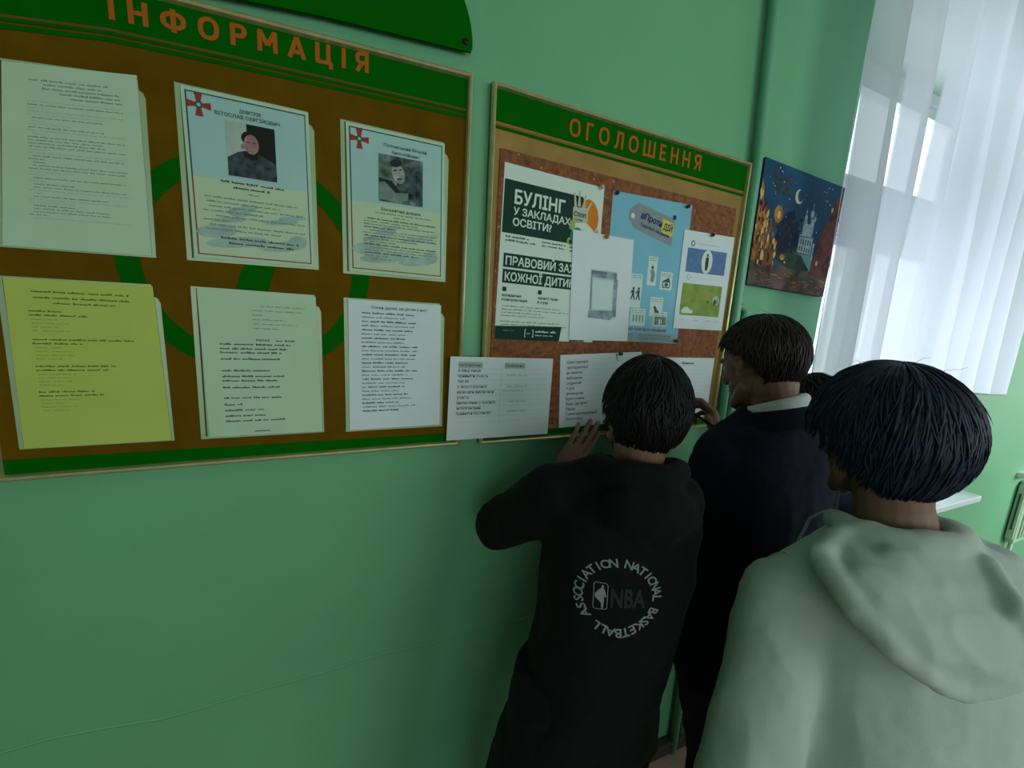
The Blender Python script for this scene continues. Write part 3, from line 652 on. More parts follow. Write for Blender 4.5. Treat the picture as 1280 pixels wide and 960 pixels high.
s.text('Правильно', 150, 22, 11, INK, .01, 'l', 54, lv=3)
for i in range(12): s.rect(18, 28 + i * 14, 280, 28.4 + i * 14, INKL, 'table_line', 1)
s.done()
pin(.645, 2.092, CY, 'white pin at the top right of the green poster', WHITE)
pin(.697, 2.086, CY, 'dark pin at the top left of the blue poster', INK)
pin(.955, 2.090, CY, 'dark pin at the top right of the blue poster', INK)
pin(.675, 1.968, CY + .002, 'yellow pin holding the sheet with the grey print', mat('yellow_pin', (.55, .38, .03), rough=.3))
pin(1.068, 2.023, CY + .002, 'black pin holding the printout with the blue banner', INK)
pin(.975, 1.690, CY, 'black pin at the bottom right of the blue poster', INK)
pin(.765, 1.646, CY, 'black pin on the half-hidden word list', INK)

# ------------------------------------------------------------------ painting (canvas print)
s = Sheet('canvas_painting', QD['PA'], .022, 440, 400, mat('night_blue_paint', (.010, .060, .12), rough=.55, var=.35, vscale=9), 'night cityscape painting with crescent moon and white church', 'painting', thick=.021)
AMB = mat('amber_paint', (.30, .125, .03), rough=.6, var=.7, vscale=22); RUS = mat('rust_paint', (.13, .045, .03), rough=.6, var=.6, vscale=18)
DKB = mat('dark_blue_paint', (.006, .012, .03), rough=.6, var=.5, vscale=25); ST = mat('street_paint', (.085, .06, .05), rough=.6, var=.6, vscale=22)
PW = mat('pale_church_paint', (.27, .40, .44), rough=.6, var=.3, vscale=60); LT = mat('light_paint', (.55, .42, .16), rough=.6); HILL = mat('hill_paint', (.02, .05, .035), rough=.6, var=.5, vscale=30); STAR = mat('star_paint', (.35, .5, .55))
s.poly([(0, 60), (16, 90), (22, 150), (60, 190), (72, 240), (112, 270), (120, 400), (0, 400)], AMB, 'houses', 1)
s.poly([(40, 400), (60, 330), (150, 318), (300, 322), (440, 290), (440, 400)], ST, 'street', 2); s.poly([(0, 320), (90, 330), (200, 345), (440, 330), (440, 400), (0, 400)], ST, 'street', 2)
s.poly([(440, 30), (400, 50), (385, 110), (350, 190), (340, 240), (322, 330), (440, 330)], RUS, 'houses', 3)
s.poly([(100, 240), (120, 190), (150, 140), (185, 130), (230, 210), (225, 270), (160, 300), (110, 290)], DKB, 'trees', 2)
s.poly([(140, 300), (180, 262), (230, 240), (280, 245), (316, 280), (322, 318), (200, 325)], HILL, 'hill', 3)
for (u, v, a, b_) in ((104, 156, 22, 28), (40, 190, 10, 30), (66, 250, 12, 26), (30, 262, 12, 24), (160, 290, 16, 10)): s.ell(u, v, a, b_, AMB, 'lamplight', 3)
for (u, v, a, b_) in ((106, 158, 9, 13), (42, 200, 5, 14), (70, 240, 5, 14), (52, 290, 6, 10), (110, 262, 5, 12), (160, 296, 5, 4), (176, 306, 5, 4), (390, 90, 5, 10), (358, 286, 7, 9)): s.ell(u, v, a, b_, LT, 'lamplight', 4)
# white church with towers
s.rect(234, 200, 312, 262, PW, 'church', 4); s.rect(244, 150, 262, 205, PW, 'church', 4); s.rect(282, 140, 302, 205, PW, 'church', 4); s.rect(258, 160, 300, 205, PW, 'church', 4); s.poly([(216, 268), (330, 262), (325, 320), (260, 270)], mat('pale_blue_paint', (.15, .28, .33)), 'church', 3); s.rect(316, 220, 326, 280, PW, 'church', 4)
for (u, v, a, b_) in ((252, 142, 8, 11), (284, 124, 10, 14), (303, 138, 6, 9), (251, 122, 3, 5)): s.ell(u, v, a, b_, PW, 'church', 4)
for (u, v) in ((252, 112), (284, 88), (303, 118)): s.rect(u - 1, v, u + 1, v + 26, PW, 'church', 4)
for u in (242, 256, 270, 284, 298): s.rect(u, 214, u + 5, 232, HILL, 'church', 5); s.rect(u, 242, u + 5, 256, HILL, 'church', 5)
s.poly([(228, 206), (318, 200), (318, 204), (228, 210)], mat('church_line', (.08, .12, .13)), 'church', 6)
mo = [(196 + 22 * math.cos(t), 82 + 24 * math.sin(t)) for t in np.linspace(.4, 4.6, 14)] + [(203 + 16 * math.cos(t), 78 + 19 * math.sin(t)) for t in np.linspace(4.4, .6, 14)]
MOON = mat('moon_paint', (.52, .50, .30))
for k in range(13):
    q4 = [mo[k], mo[k + 1], mo[26 - k], mo[27 - k]]; s.poly(q4, MOON, 'moon', 3)
rnd = random.Random(5)
for k in range(46):
    u, v = rnd.uniform(30, 400), rnd.uniform(15, 190)
    if u > 225 and v > 100 and u < 320: continue
    r_ = rnd.uniform(1.2, 3.2); s.ell(u, v, r_, r_, STAR, 'stars', 2, 6)
for k in range(40):
    u, v = rnd.uniform(60, 150), rnd.uniform(30, 90); s.ell(u, v, rnd.uniform(3, 8), rnd.uniform(2, 5), mat('leaf_paint', (.06, .045, .02)), 'leaves', 3, 7, rnd.uniform(0, 3))
for k in range(170):
    u, v = rnd.uniform(2, 118), rnd.uniform(90, 330)
    if v < 90 + u * 1.3: continue
    s.ell(u, v, rnd.uniform(2, 7), rnd.uniform(7, 20), (AMB, RUS, DKB, LT, RUS, AMB)[k % 6 if k % 12 else 3], 'brushwork', 3.2 if k % 6 != 3 else 2.6, 7, rnd.uniform(-.2, .2))
for k in range(90):
    u, v = rnd.uniform(330, 440), rnd.uniform(60, 330)
    if u < 440 - (v - 10) * .42: continue
    s.ell(u, v, rnd.uniform(2, 6), rnd.uniform(6, 18), (RUS, DKB, mat('rose_paint', (.17, .05, .06)), RUS)[k % 4], 'brushwork', 3.4, 7, rnd.uniform(-.2, .5))
for k in range(90):
    u, v = rnd.uniform(110, 235), rnd.uniform(150, 300)
    s.ell(u, v, rnd.uniform(4, 11), rnd.uniform(3, 8), (DKB, HILL, DKB, mat('indigo_paint', (.015, .022, .06)))[k % 4], 'brushwork', 2.4, 7, rnd.uniform(0, 3))
for k in range(50):
    u, v = rnd.uniform(20, 420), rnd.uniform(335, 395); s.ell(u, v, rnd.uniform(6, 22), rnd.uniform(1, 3), AMB if k % 3 else mat('slate_paint', (.09, .12, .15)), 'street', 4, 8, rnd.uniform(-.2, .3))
for k in list(s.lay):
    if not s.lay[k][0].v: del s.lay[k]
s.done()

# ------------------------------------------------------------------ curtain
cr = empty('curtain', (2.25, -.13, 3.12)); tag(cr, 'long white sheer curtain glowing in front of the window', 'curtain')
NX, NZ = 420, 44
vs = []; sheer = []
x0, x1 = 1.475, 2.985
for j in range(NZ + 1):
    tz = j / NZ
    for i in range(NX + 1):
        t = i / NX; x = x0 + (x1 - x0) * t
        zb = 1.545 - .030 * (x - 1.475) + .006 * math.sin(x * 31)
        z = 3.10 + (zb - 3.10) * tz
        ph = 2 * math.pi * (t * 8.2 + .18 * math.sin(t * 9) + .10 * math.sin(tz * 2.2 + t * 5))
        amp = .020 + .016 * tz
        y = -.155 + amp * math.sin(ph) + .006 * math.sin(ph * 2 + 1.3) + .006 * math.sin(tz * 5 + t * 14)
        xx = x + .020 * math.cos(ph) * (1 + .3 * tz) + (.035 * (1 - tz) * (1 - t) * -1)
        vs.append((xx, y, z))
        g = 0  # clearer bands imitate bright slivers of window light between the folds
        for c, wd, zt in ((.020, .010, 2.50), (.140, .011, 2.60), (.278, .013, 2.62)):
            a = abs(t - c) / wd
            if a < 1 and z < zt: g = max(g, min(1, (1 - a) * 3) * min(1, max(0, (z - 1.70) / .35)) * min(1, (zt - z) / .08))
        sheer.append(g)
fs = [(j * (NX + 1) + i, j * (NX + 1) + i + 1, (j + 1) * (NX + 1) + i + 1, (j + 1) * (NX + 1) + i) for j in range(NZ) for i in range(NX)]
me = mesh(vs, fs); at = me.attributes.new('sheer', 'FLOAT', 'POINT'); at.data.foreach_set('value', sheer)
o = link('cloth', me, CURT, None, True); keep(o, cr)
hv = [(p[0], p[1], p[2]) for p in vs[-(NX + 1):]]
mb = MB(); mb.tube(hv[::3], .0022, 6); keep(mb.build('hem', SHIRT, None, True), cr)
rodo = empty('curtain_rod', (2.3, -.15, 3.14)); tag(rodo, 'thin rod carrying the sheer curtain', 'curtain rod')
mb = MB(); mb.tube([(1.35, -.155, 3.13), (3.35, -.155, 3.13)], .011, 14); keep(mb.build('rod', WHITEP, None, True), rodo)
for x in (1.5, 3.2):
    mb = MB(); mb.tube([(x, -.155, 3.142), (x, .0, 3.142)], .007, 10); keep(mb.build('bracket', WHITEP, None, True), rodo)
for i in range(12):
    x = x0 + .04 + i * .13; mb = MB(); mb.tube([(x + .0, -.155 + .016 * math.cos(a), 3.13 + .016 * math.sin(a)) for a in np.linspace(0, 2 * math.pi, 13)], .0022, 6); keep(mb.build('ring', METAL, None, True), cr)

# ------------------------------------------------------------------ organic modelling
def V(*a): return Vector(a)
class Blob:
    def __init__(s): s.mb = MB()
    def ell(s, c, r, M=None, n=18):
        c = Vector(c); vs = []; fs = []; h = n // 2 + 1
        for i in range(h + 1):
            th = math.pi * i / h
            for k in range(n):
                ph = 2 * math.pi * k / n; v = Vector((math.sin(th) * math.cos(ph) * r[0], math.sin(th) * math.sin(ph) * r[1], math.cos(th) * r[2]))
                if M is not None: v = M @ v
                vs.append(c + v)
        for i in range(h):
            for k in range(n): fs.append((i * n + k, i * n + (k + 1) % n, (i + 1) * n + (k + 1) % n, (i + 1) * n + k))
        s.mb.add(vs, fs)
    def cone(s, p0, p1, r0, r1, n=16):
        p0, p1 = Vector(p0), Vector(p1); d = (p1 - p0)
        L = d.length
        if L < 1e-6: return s.ell(p0, (r0,) * 3)
        d /= L; pts = []; rs = []
        for k in range(5):
            a = math.pi / 2 * (1 - k / 4); pts.append(p0 - d * r0 * math.sin(a)); rs.append(max(r0 * math.cos(a), r0 * .02))
        for k in range(1, 5):
            a = math.pi / 2 * (k / 4); 
            if k == 1: pts.append(p1); rs.append(r1)
            pts.append(p1 + d * r1 * math.sin(a)); rs.append(max(r1 * math.cos(a), r1 * .02))
        s.mb.tube(pts, rs, n)
    def chain(s, pts, rs, n=16):
        for i in range(len(pts) - 1): s.cone(pts[i], pts[i + 1], rs[i], rs[i + 1], n)
    def loft(s, secs, n=28, p=2.4):
        """secs: (center, u, v) half-axes vectors; superellipse rings, closed"""
        vs = []; fs = []
        for c, u, v in secs:
            c, u, v = Vector(c), Vector(u), Vector(v)
            for k in range(n):
                t = 2 * math.pi * k / n; a, b_ = math.cos(t), math.sin(t)
                a = math.copysign(abs(a) ** (2 / p), a); b_ = math.copysign(abs(b_) ** (2 / p), b_)
                vs.append(c + u * a + v * b_)
        m_ = len(secs)
        for i in range(m_ - 1):
            for k in range(n): fs.append((i * n + k, i * n + (k + 1) % n, (i + 1) * n + (k + 1) % n, (i + 1) * n + k))
        fs.append(tuple(range(n - 1, -1, -1))); fs.append(tuple((m_ - 1) * n + k for k in range(n)))
        s.mb.add(vs, fs)
    def mesh(s, voxel=.005, smooth=6, disp=None, fac=.5):
        me = mesh(s.mb.v, s.mb.f)
        bm = bmesh.new(); bm.from_mesh(me); bmesh.ops.recalc_face_normals(bm, faces=bm.faces); bm.to_mesh(me); bm.free()
        o = bpy.data.objects.new('tmp', me); COL.objects.link(o)
        r = o.modifiers.new('r', 'REMESH'); r.mode = 'VOXEL'; r.voxel_size = voxel; r.adaptivity = 0
        if smooth: q = o.modifiers.new('s', 'SMOOTH'); q.factor = fac; q.iterations = smooth
        dg = bpy.context.evaluated_depsgraph_get(); dg.update()
        out = bpy.data.meshes.new_from_object(o.evaluated_get(dg)); out.materials.clear()
        bpy.data.objects.remove(o); bpy.data.meshes.remove(me)
        if disp:
            nn = [v.normal.copy() for v in out.vertices]
            for v, nv in zip(out.vertices, nn): v.co = v.co + nv * disp(v.co)
            out.update()
        return out
    def build(s, name, m, parent, voxel=.005, smooth=6, disp=None, fac=.5):
        me = s.mesh(voxel, smooth, disp, fac); o = link(name, me, m, None, True); keep(o, parent); return o
def folds(scale=7.0, amp=.006, stretch=(1, 1, .55), seed=0.0, fine=.0015):
    def f(p):
        q = Vector((p.x * stretch[0] + seed, p.y * stretch[1], p.z * stretch[2])) * scale
        a = noise.noise(q); r = 1 - abs(noise.noise(q * 1.9 + Vector((3, 1, 7)))) * 2.4
        return amp * (a * .8 + max(0, r) * .55 - .2) + fine * noise.noise(p * 45)
    return f

def frame(yaw, pitch=0, roll=0):
    """local axes: x right, y forward, z up. yaw = facing direction angle (deg) from +x"""
    return (Matrix.Rotation(math.radians(yaw - 90), 3, 'Z') @ Matrix.Rotation(math.radians(pitch), 3, 'X') @ Matrix.Rotation(math.radians(roll), 3, 'Y'))

def head(bl, c, M, k=1.0):
    """head of height ~.22 around skull centre c"""
    c = Vector(c); P = lambda x, y, z: c + M @ (Vector((x, y, z)) * k); E = lambda x, y, z, a, b_, d, MM=None: bl.ell(P(x, y, z), (a * k, b_ * k, d * k), M if MM is None else M @ MM)
    E(0, -.012, .022, .074, .092, .088)            # skull
    E(0, .030, .000, .064, .062, .080)             # face mass
    E(0, .040, -.055, .048, .046, .052)            # lower face
    bl.loft([(P(0, .030, -.045), M @ V(.056, 0, 0) * k, M @ V(0, .055, 0) * k), (P(0, .040, -.080), M @ V(.044, 0, 0) * k, M @ V(0, .048, 0) * k), (P(0, .052, -.103), M @ V(.026, 0, 0) * k, M @ V(0, .032, 0) * k)], 20, 2.2)
    E(0, .082, -.102, .017, .013, .012)            # chin
    for sx in (-1, 1):
        E(sx * .034, .070, -.022, .020, .016, .018)  # cheek
        E(sx * .027, .078, .024, .025, .012, .008)   # brow
        bl.cone(P(sx * .058, .008, -.060), P(sx * .026, .070, -.098), .014 * k, .013 * k)  # jaw line
        # ear: helix ring plus lobe
        ez = [(.078, -.010, -.008), (.083, -.022, .010), (.083, -.020, .026), (.079, -.004, .028), (.075, .004, .014)]
        bl.chain([P(sx * a, b_, d - .012) for a, b_, d in ez], [.0052 * k, .0055 * k, .0055 * k, .005 * k, .0045 * k], 8)
        E(sx * .075, -.006, -.004, .006, .013, .018); E(sx * .076, -.001, -.028, .006, .008, .010)
    bl.chain([P(0, .088, .018), P(0, .100, -.006), P(0, .112, -.028)], [.0075 * k, .0085 * k, .0105 * k], 10)   # nose
    for sx in (-1, 1): E(sx * .011, .100, -.032, .0085, .010, .0075)
    E(0, .087, -.056, .020, .010, .0055); E(0, .085, -.068, .018, .010, .0065)   # lips
def face_parts(c, M, parent, k=1.0):
    c = Vector(c)
    for sx in (-1, 1):
        b_ = Blob(); b_.ell(c + M @ (V(sx * .029, .073, .004) * k), (.0125 * k,) * 3); me = mesh(b_.mb.v, b_.mb.f); keep(link('eye', me, EYEW, None, True), parent)
        b_ = Blob(); b_.ell(c + M @ (V(sx * .029, .0825, .004) * k), (.0055 * k, .0035 * k, .0055 * k), M); keep(link('iris', mesh(b_.mb.v, b_.mb.f), IRIS, None, True), parent)
        b_ = Blob(); b_.chain([c + M @ (V(sx * .014, .089, .026) * k), c + M @ (V(sx * .030, .087, .031) * k), c + M @ (V(sx * .046, .076, .026) * k)], [.0028, .0034, .002], 8); keep(link('eyebrow', mesh(b_.mb.v, b_.mb.f), HAIRB, None, True), parent)
    b_ = Blob(); b_.ell(c + M @ (V(0, .0935, -.057) * k), (.019 * k, .005 * k, .003 * k), M); b_.ell(c + M @ (V(0, .0915, -.0665) * k), (.017 * k, .005 * k, .004 * k), M)
    keep(link('lips', mesh(b_.mb.v, b_.mb.f), LIPS, None, True), parent)

def hand(bl, wrist, fwd, back, side, curl=(.2, .25, .25, .3), spread=1.0, k=1.0, thumb=None, lens=(1, 1, 1, 1)):
    """fwd: wrist->knuckles, back: out of the back of the hand, side: towards the thumb"""
    f = Vector(fwd).normalized(); s = (Vector(side) - f * Vector(side).dot(f)).normalized(); n = f.cross(s); n = n if n.dot(Vector(back)) > 0 else -n
    w_ = Vector(wrist)
    bl.loft([(w_ - f * .02 * k, s * .024 * k, n * .019 * k), (w_ + f * .015 * k, s * .029 * k, n * .017 * k), (w_ + f * .05 * k, s * .038 * k, n * .015 * k), (w_ + f * .080 * k, s * .040 * k, n * .012 * k), (w_ + f * .090 * k, s * .037 * k, n * .009 * k)], 20, 2.4)
    bases = [(.030, .082, .041, .026, .019), (.0105, .088, .046, .030, .021), (-.0105, .084, .043, .027, .020), (-.030, .074, .034, .021, .018)]
    for i, (sx, fz, a, b_, c) in enumerate(bases):
        cu = curl[i]; d = (f + s * (.10 * (1.3 - i) / 1.3) * spread).normalized(); p = w_ + f * fz * k + s * sx * k; pts = [p]; ang = 0
        for seg in (a, b_, c):
            ang += cu; q = d * math.cos(ang) - n * math.sin(ang); p = p + q * seg * k * lens[i]; pts.append(p)
        r = (.0088 if i < 3 else .0076) * k
        bl.chain([w_ + f * (fz - .02) * k + s * sx * k] + pts, [r, r * 1.02, r * .94, r * .86, r * .74], 10)
    if thumb is None:
        t = [w_ + f * .022 * k + s * .024 * k, w_ + f * .048 * k + s * .046 * k - n * .008 * k, w_ + f * .076 * k + s * .058 * k - n * .012 * k, w_ + f * .098 * k + s * .062 * k - n * .016 * k]
    else: t = [Vector(p) for p in thumb]
    bl.chain(t, [.014 * k, .0115 * k, .0098 * k, .0080 * k], 10)

def hair(parent, c, M, axes, thmax, m, n=900, length=.55, thick=.012, tilt=-18, seed=1, wave=.3, rad=None, kk=1.0, stick=.004, sweep=0.0):
    """cap plus many tapering locks that run from the crown over the head.
    axes: ellipsoid half axes of the outer hair surface, thmax(phi): how far down from the crown (rad), phi=0 front, 90 right, 180 back"""
    rnd = random.Random(seed); c = Vector(c)
    T = Matrix.Rotation(math.radians(-tilt), 3, 'X')     # crown tilted backwards
    def dirv(th, ph): return T @ Vector((math.sin(th) * math.sin(ph), math.sin(th) * math.cos(ph), math.cos(th)))
    def surf(th, ph, f=1.0):
        d = dirv(th, ph); r = 1 / math.sqrt((d.x / axes[0]) ** 2 + (d.y / axes[1]) ** 2 + (d.z / axes[2]) ** 2)
        if rad: r *= rad(th, ph)
        return c + M @ (d * r * f)
    NT, NP = 26, 72; vs = []; fs = []
    for lay, f in ((0, .975), (1, .80)):
        for i in range(NT + 1):
            for k in range(NP):
                ph = 2 * math.pi * k / NP; tm = thmax(ph) * (1 - .02 * lay); th = tm * i / NT
                wv = 1 + (.012 * noise.noise(Vector((math.cos(ph) * 5, math.sin(ph) * 5, th * 2.2 + seed))) if lay == 0 else 0)
                vs.append(surf(max(th, .001), ph, f * wv * (1 - (.06 * (i / NT) ** 6 if lay == 0 else 0))))
    st = (NT + 1) * NP
    for lay in (0, 1):
        for i in range(NT):
            for k in range(NP):
                a = lay * st + i * NP + k; b_ = lay * st + i * NP + (k + 1) % NP
                fs.append((a, b_, b_ + NP, a + NP) if lay == 0 else (a, a + NP, b_ + NP, b_))
    for k in range(NP):
        a = NT * NP + k; b_ = NT * NP + (k + 1) % NP; fs.append((a, b_, b_ + st, a + st))
    mb = MB(); mb.add(vs, fs)
    for q in range(n):
        ph = rnd.uniform(0, 2 * math.pi); tm = thmax(ph); th0 = tm * rnd.uniform(0, .78) ** .8
        ln = length * rnd.uniform(.6, 1.15) * tm; th1 = min(th0 + ln, tm * (1 + rnd.uniform(-.02, .10)))
        if th1 - th0 < .12: th0 = th1 - .2
        dph = rnd.uniform(-wave, wave) + sweep * math.cos(ph); r0 = thick * rnd.uniform(.5, 1.0); lift = rnd.uniform(.985, 1.01); tipl = rnd.uniform(0, stick) / axes[0]
        NS = 7; ring = []
        for j in range(NS):
            t = j / (NS - 1); th = max(.02, th0 + (th1 - th0) * t); p1 = ph + dph * t * t
            ctr = surf(th, p1, lift - .02 * (1 - t) ** 2 + tipl * t * t); nrm = (ctr - c).normalized()
            nx = surf(th + .03, p1 + .001, lift) - surf(th - .01, p1, lift); tg = nx.normalized(); sd = tg.cross(nrm).normalized()
            wj = r0 * (math.sin(math.pi * min(1, .12 + t * .88)) ** .6 + .05) * (1 - t * .45) * (1 if j < NS - 1 else .1)
            ring.append([ctr + sd * wj, ctr + nrm * wj * .45, ctr - sd * wj, ctr - nrm * wj * .45])
        vv = [v for r_ in ring for v in r_]; ff = []
        for j in range(NS - 1):
            for k in range(4): ff.append((j * 4 + k, j * 4 + (k + 1) % 4, (j + 1) * 4 + (k + 1) % 4, (j + 1) * 4 + k))
        ff += [(3, 2, 1, 0), tuple((NS - 1) * 4 + k for k in range(4))]
        mb.add(vv, ff)
    me = mesh(mb.v, mb.f); o = link('hair', me, m, None, True); keep(o, parent); return o

def stray(parent, c, M, axes, n, m, seed=3, name='stray_hair'):
    rnd = random.Random(seed); mb = MB(); c = Vector(c)
    for q in range(n):
        a = rnd.uniform(0, 2 * math.pi); th = rnd.uniform(.2, 1.1); d = Vector((math.sin(th) * math.sin(a), math.sin(th) * math.cos(a), math.cos(th)))
        p = Vector((d.x * axes[0], d.y * axes[1], d.z * axes[2])); t = Vector((rnd.uniform(-1, 1), rnd.uniform(-1, 1), rnd.uniform(-.3, .4))).normalized(); pts = []
        for j in range(5):
            u = j / 4; pts.append(c + M @ (p * (.98 + .14 * math.sin(u * math.pi * .8) * rnd.uniform(.4, 1)) + t * u * .035))
        mb.tube(pts, [.0003, .0003, .00028, .00025, .00015], 4)
    o = mb.build(name, m, None, True); o['kind'] = 'stuff'; keep(o, parent)

def lerp(a, b_, t): return Vector(a) * (1 - t) + Vector(b_) * t

def sleeve(bl, sh, el, wr, r, bag=1.0):
    """loose sleeve with bunched cloth towards the cuff"""
    sh, el, wr = Vector(sh), Vector(el), Vector(wr)
    bl.chain([sh, lerp(sh, el, .5), el], [r[0], r[1], r[2]], 20)
    bl.chain([el, lerp(el, wr, .5), wr], [r[2], r[3], r[4]], 20)
    for t in (.15, .35, .58, .8):
        p = lerp(el, wr, t); bl.ell(p, (lerp((r[2], 0, 0), (r[4], 0, 0), t).x * 1.07,) * 3)

def trousers(parent, hips, hipL, hipR, kneeL, kneeR, ankL, ankR, m, r=(.095, .068, .058), fwd=V(0, 1, 0), seed=0, name='trousers', fat=.11, side=V(1, 0, 0)):
    b_ = Blob()
    b_.loft([(Vector(hips) + V(0, 0, .10), side * .145, fwd * .095), (Vector(hips) + V(0, 0, .02), side * .160, fwd * .108), (Vector(hips) - V(0, 0, .06), side * .163, fwd * .110), (Vector(hips) - V(0, 0, .12), side * .15, fwd * .09)], 28, 2.3)
    for h, kn, a in ((hipL, kneeL, ankL), (hipR, kneeR, ankR)):
        b_.chain([h, lerp(h, kn, .5), kn, lerp(kn, a, .5), a], [r[0], (r[0] + r[1]) / 2, r[1], (r[1] + r[2]) / 2, r[2]], 20)
        b_.ell(Vector(a) + V(0, 0, .04), (r[2] * 1.15, r[2] * 1.2, .03))
    return b_.build(name, m, parent, .009, 5, folds(6, .007, (1, 1, .8), seed))
def shoes(parent, feet, d, m=SHOE):
    d = Vector(d).normalized(); s = Vector((-d.y, d.x, 0))
    for p in feet:
        p = Vector(p); b_ = Blob()
        secs = [(-.075, .026, .020, .030), (-.06, .034, .040, .040), (0, .036, .048, .048), (.06, .042, .034, .034), (.12, .046, .026, .026), (.165, .036, .018, .020), (.18, .015, .010, .014)]
        b_.loft([(p + d * a + V(0, 0, h), s * w_, V(0, 0, hh)) for a, w_, h, hh in secs], 20, 2.6)
        me = b_.mesh(.006, 3)
        for v in me.vertices: v.co.z = max(v.co.z, .001)
        keep(link('shoe', me, m, None, True), parent)

def person(label, head_c, Mh, neck, shL, shR, elL, elR, wrL, wrR, pelvis, hipL, hipR, knL, knR, anL, anR, fwd, side, hands, k=1.0, voxel=.0042):
    root = empty('person', (pelvis[0], pelvis[1], 0)); tag(root, label, 'person')
    b_ = Blob(); head(b_, head_c, Mh, k)
    hc = Vector(head_c); nb = hc + Mh @ (V(0, -.028, -.060) * k)
    b_.chain([nb, lerp(nb, neck, .5), neck], [.057 * k, .054 * k, .060 * k], 18)
    ch = (Vector(shL) + Vector(shR)) / 2; pv = Vector(pelvis)
    b_.chain([neck, lerp(shL, shR, .35), shL], [.055, .06, .045]); b_.chain([neck, lerp(shL, shR, .65), shR], [.055, .06, .045])
    b_.loft([(ch + V(0, 0, .02), side * .12, fwd * .06), (lerp(ch, pv, .2), side * .135, fwd * .085), (lerp(ch, pv, .5), side * .12, fwd * .08), (lerp(ch, pv, .8), side * .115, fwd * .078), (pv, side * .135, fwd * .085), (pv - V(0, 0, .07), side * .13, fwd * .08)], 24, 2.2)
    for s_, e, w_ in ((shL, elL, wrL), (shR, elR, wrR)): b_.chain([s_, lerp(s_, e, .4), e, lerp(e, w_, .35), w_], [.045, .041, .035, .035, .024])
    for h, kn, a in ((hipL, knL, anL), (hipR, knR, anR)):
        b_.chain([h, lerp(h, kn, .5), kn, lerp(kn, a, .35), a], [.078, .062, .047, .050, .034])
        b_.cone(Vector(a) - V(0, 0, .035), Vector(a) + fwd * .12 - V(0, 0, .045), .030, .024)
    for h in hands: hand(b_, **h)
    b_.build('body', SKIN, root, voxel, 3)
    face_parts(head_c, Mh, root, k)
    return root

# ------------------------------------------------------------------ person in the black hoodie (middle)
def arc_thmax(front, side, back, ex=1.5, jag=2.0):
    f, s_, b_ = (math.radians(x) for x in (front, side, back))
    def g(ph):
        c = math.cos(ph)
        j = math.radians(jag) * (math.sin(ph * 17 + 1) * .6 + math.sin(ph * 41) * .5)
        return j + (s_ + (f - s_) * max(0, c) ** 1.3 if c > 0 else s_ + (b_ - s_) * (-c) ** ex)
    return g
fA, sA = V(.31, .95, 0), V(.95, -.31, 0)
hA = V(.586, -.344, 1.548); MA = frame(58, -10, 6)
nA = V(.560, -.368, 1.432)
a_shL, a_elL, a_wrL = V(.415, -.30, 1.365), V(.352, -.140, 1.225), V(.542, -.082, 1.300)
a_shR, a_elR, a_wrR = V(.662, -.385, 1.362), V(.755, -.24, 1.19), V(.800, -.085, 1.36)
pA = V(.485, -.405, .90)
pa = person('person in black hoodie with round lettered back print, hand resting on the board edge', hA, MA, nA, a_shL, a_shR, a_elL, a_elR, a_wrL, a_wrR,
    pA, V(.375, -.362, .86), V(.522, -.43, .86), V(.305, -.335, .47), V(.545, -.445, .47), V(.29, -.37, .085), V(.57, -.475, .085), fA, sA,
    [dict(wrist=a_wrL, fwd=V(.108, .020, .118), back=V(0, -1, 0), side=V(.7, 0, -.7), curl=(.06, .05, .06, .10), k=1.13, spread=.25),
     dict(wrist=a_wrR, fwd=V(-.02, .05, .09), back=V(.6, -.7, .2), side=V(-.8, -.4, 0), curl=(.6, .8, .9, 1.0), k=.92)], k=.94, voxel=.0036)
b_ = Blob()
b_.loft([(nA + V(.0, .0, .0), sA * .075, fA * .07), (nA - V(.008, .0, .035), sA * .128, fA * .085), (nA - V(.020, .005, .075), sA * .156, fA * .105), (V(.528, -.375, 1.24), sA * .156, fA * .128), (V(.502, -.385, 1.12), sA * .143, fA * .130), (V(.476, -.392, 1.0), sA * .138, fA * .128), (V(.468, -.40, .92), sA * .144, fA * .126), (V(.464, -.402, .87), sA * .136, fA * .118)], 32, 2.4)
sleeve(b_, a_shL, a_elL, lerp(a_elL, a_wrL, .90), (.072, .063, .060, .052, .040))
sleeve(b_, a_shR, a_elR, lerp(a_elR, a_wrR, .92), (.064, .062, .056, .048, .038))
b_.chain([lerp(a_shL, nA, .6), a_shL], [.06, .07]); b_.chain([lerp(a_shR, nA, .6), a_shR], [.058, .062])
# folded-down hood round the neck
hoodpts = []
for k in range(15):
    t = math.radians(-200 + k * 220 / 14); hoodpts.append(nA + sA * math.cos(t) * .082 + fA * (math.sin(t) * .072 - .004) + V(0, 0, .012 - .010 * math.sin(t)))
b_.chain(hoodpts, [.022] + [.027] * 13 + [.022], 12)
b_.ell(nA - fA * .085 - V(0, 0, .045), (.098, .050, .062), frame(72))
hood_a = b_.build('hoodie', BLACKC, pa, .0065, 5, folds(6.5, .007, (1, 1, .7), 2.0))
b_ = Blob()
for k in range(20):
    t = 2 * math.pi * k / 20; t2 = 2 * math.pi * (k + 1) / 20
    f_ = lambda a: V(.464, -.402, .872) + sA * math.cos(a) * .137 + fA * math.sin(a) * .118
    b_.cone(f_(t), f_(t2), .012, .012, 8)
b_.build('waistband', BLACKC, pa, .006, 3)
trousers(pa, V(.462,-.400,.94), V(.370, -.362, .86), V(.522, -.430, .86), V(.305, -.335, .47), V(.545, -.445, .47), V(.29, -.37, .085), V(.57, -.475, .085), BLACKT, r=(.080, .068, .060), fwd=fA, side=sA, seed=3)
shoes(pa, [(.29, -.37, 0), (.57, -.475, 0)], fA)
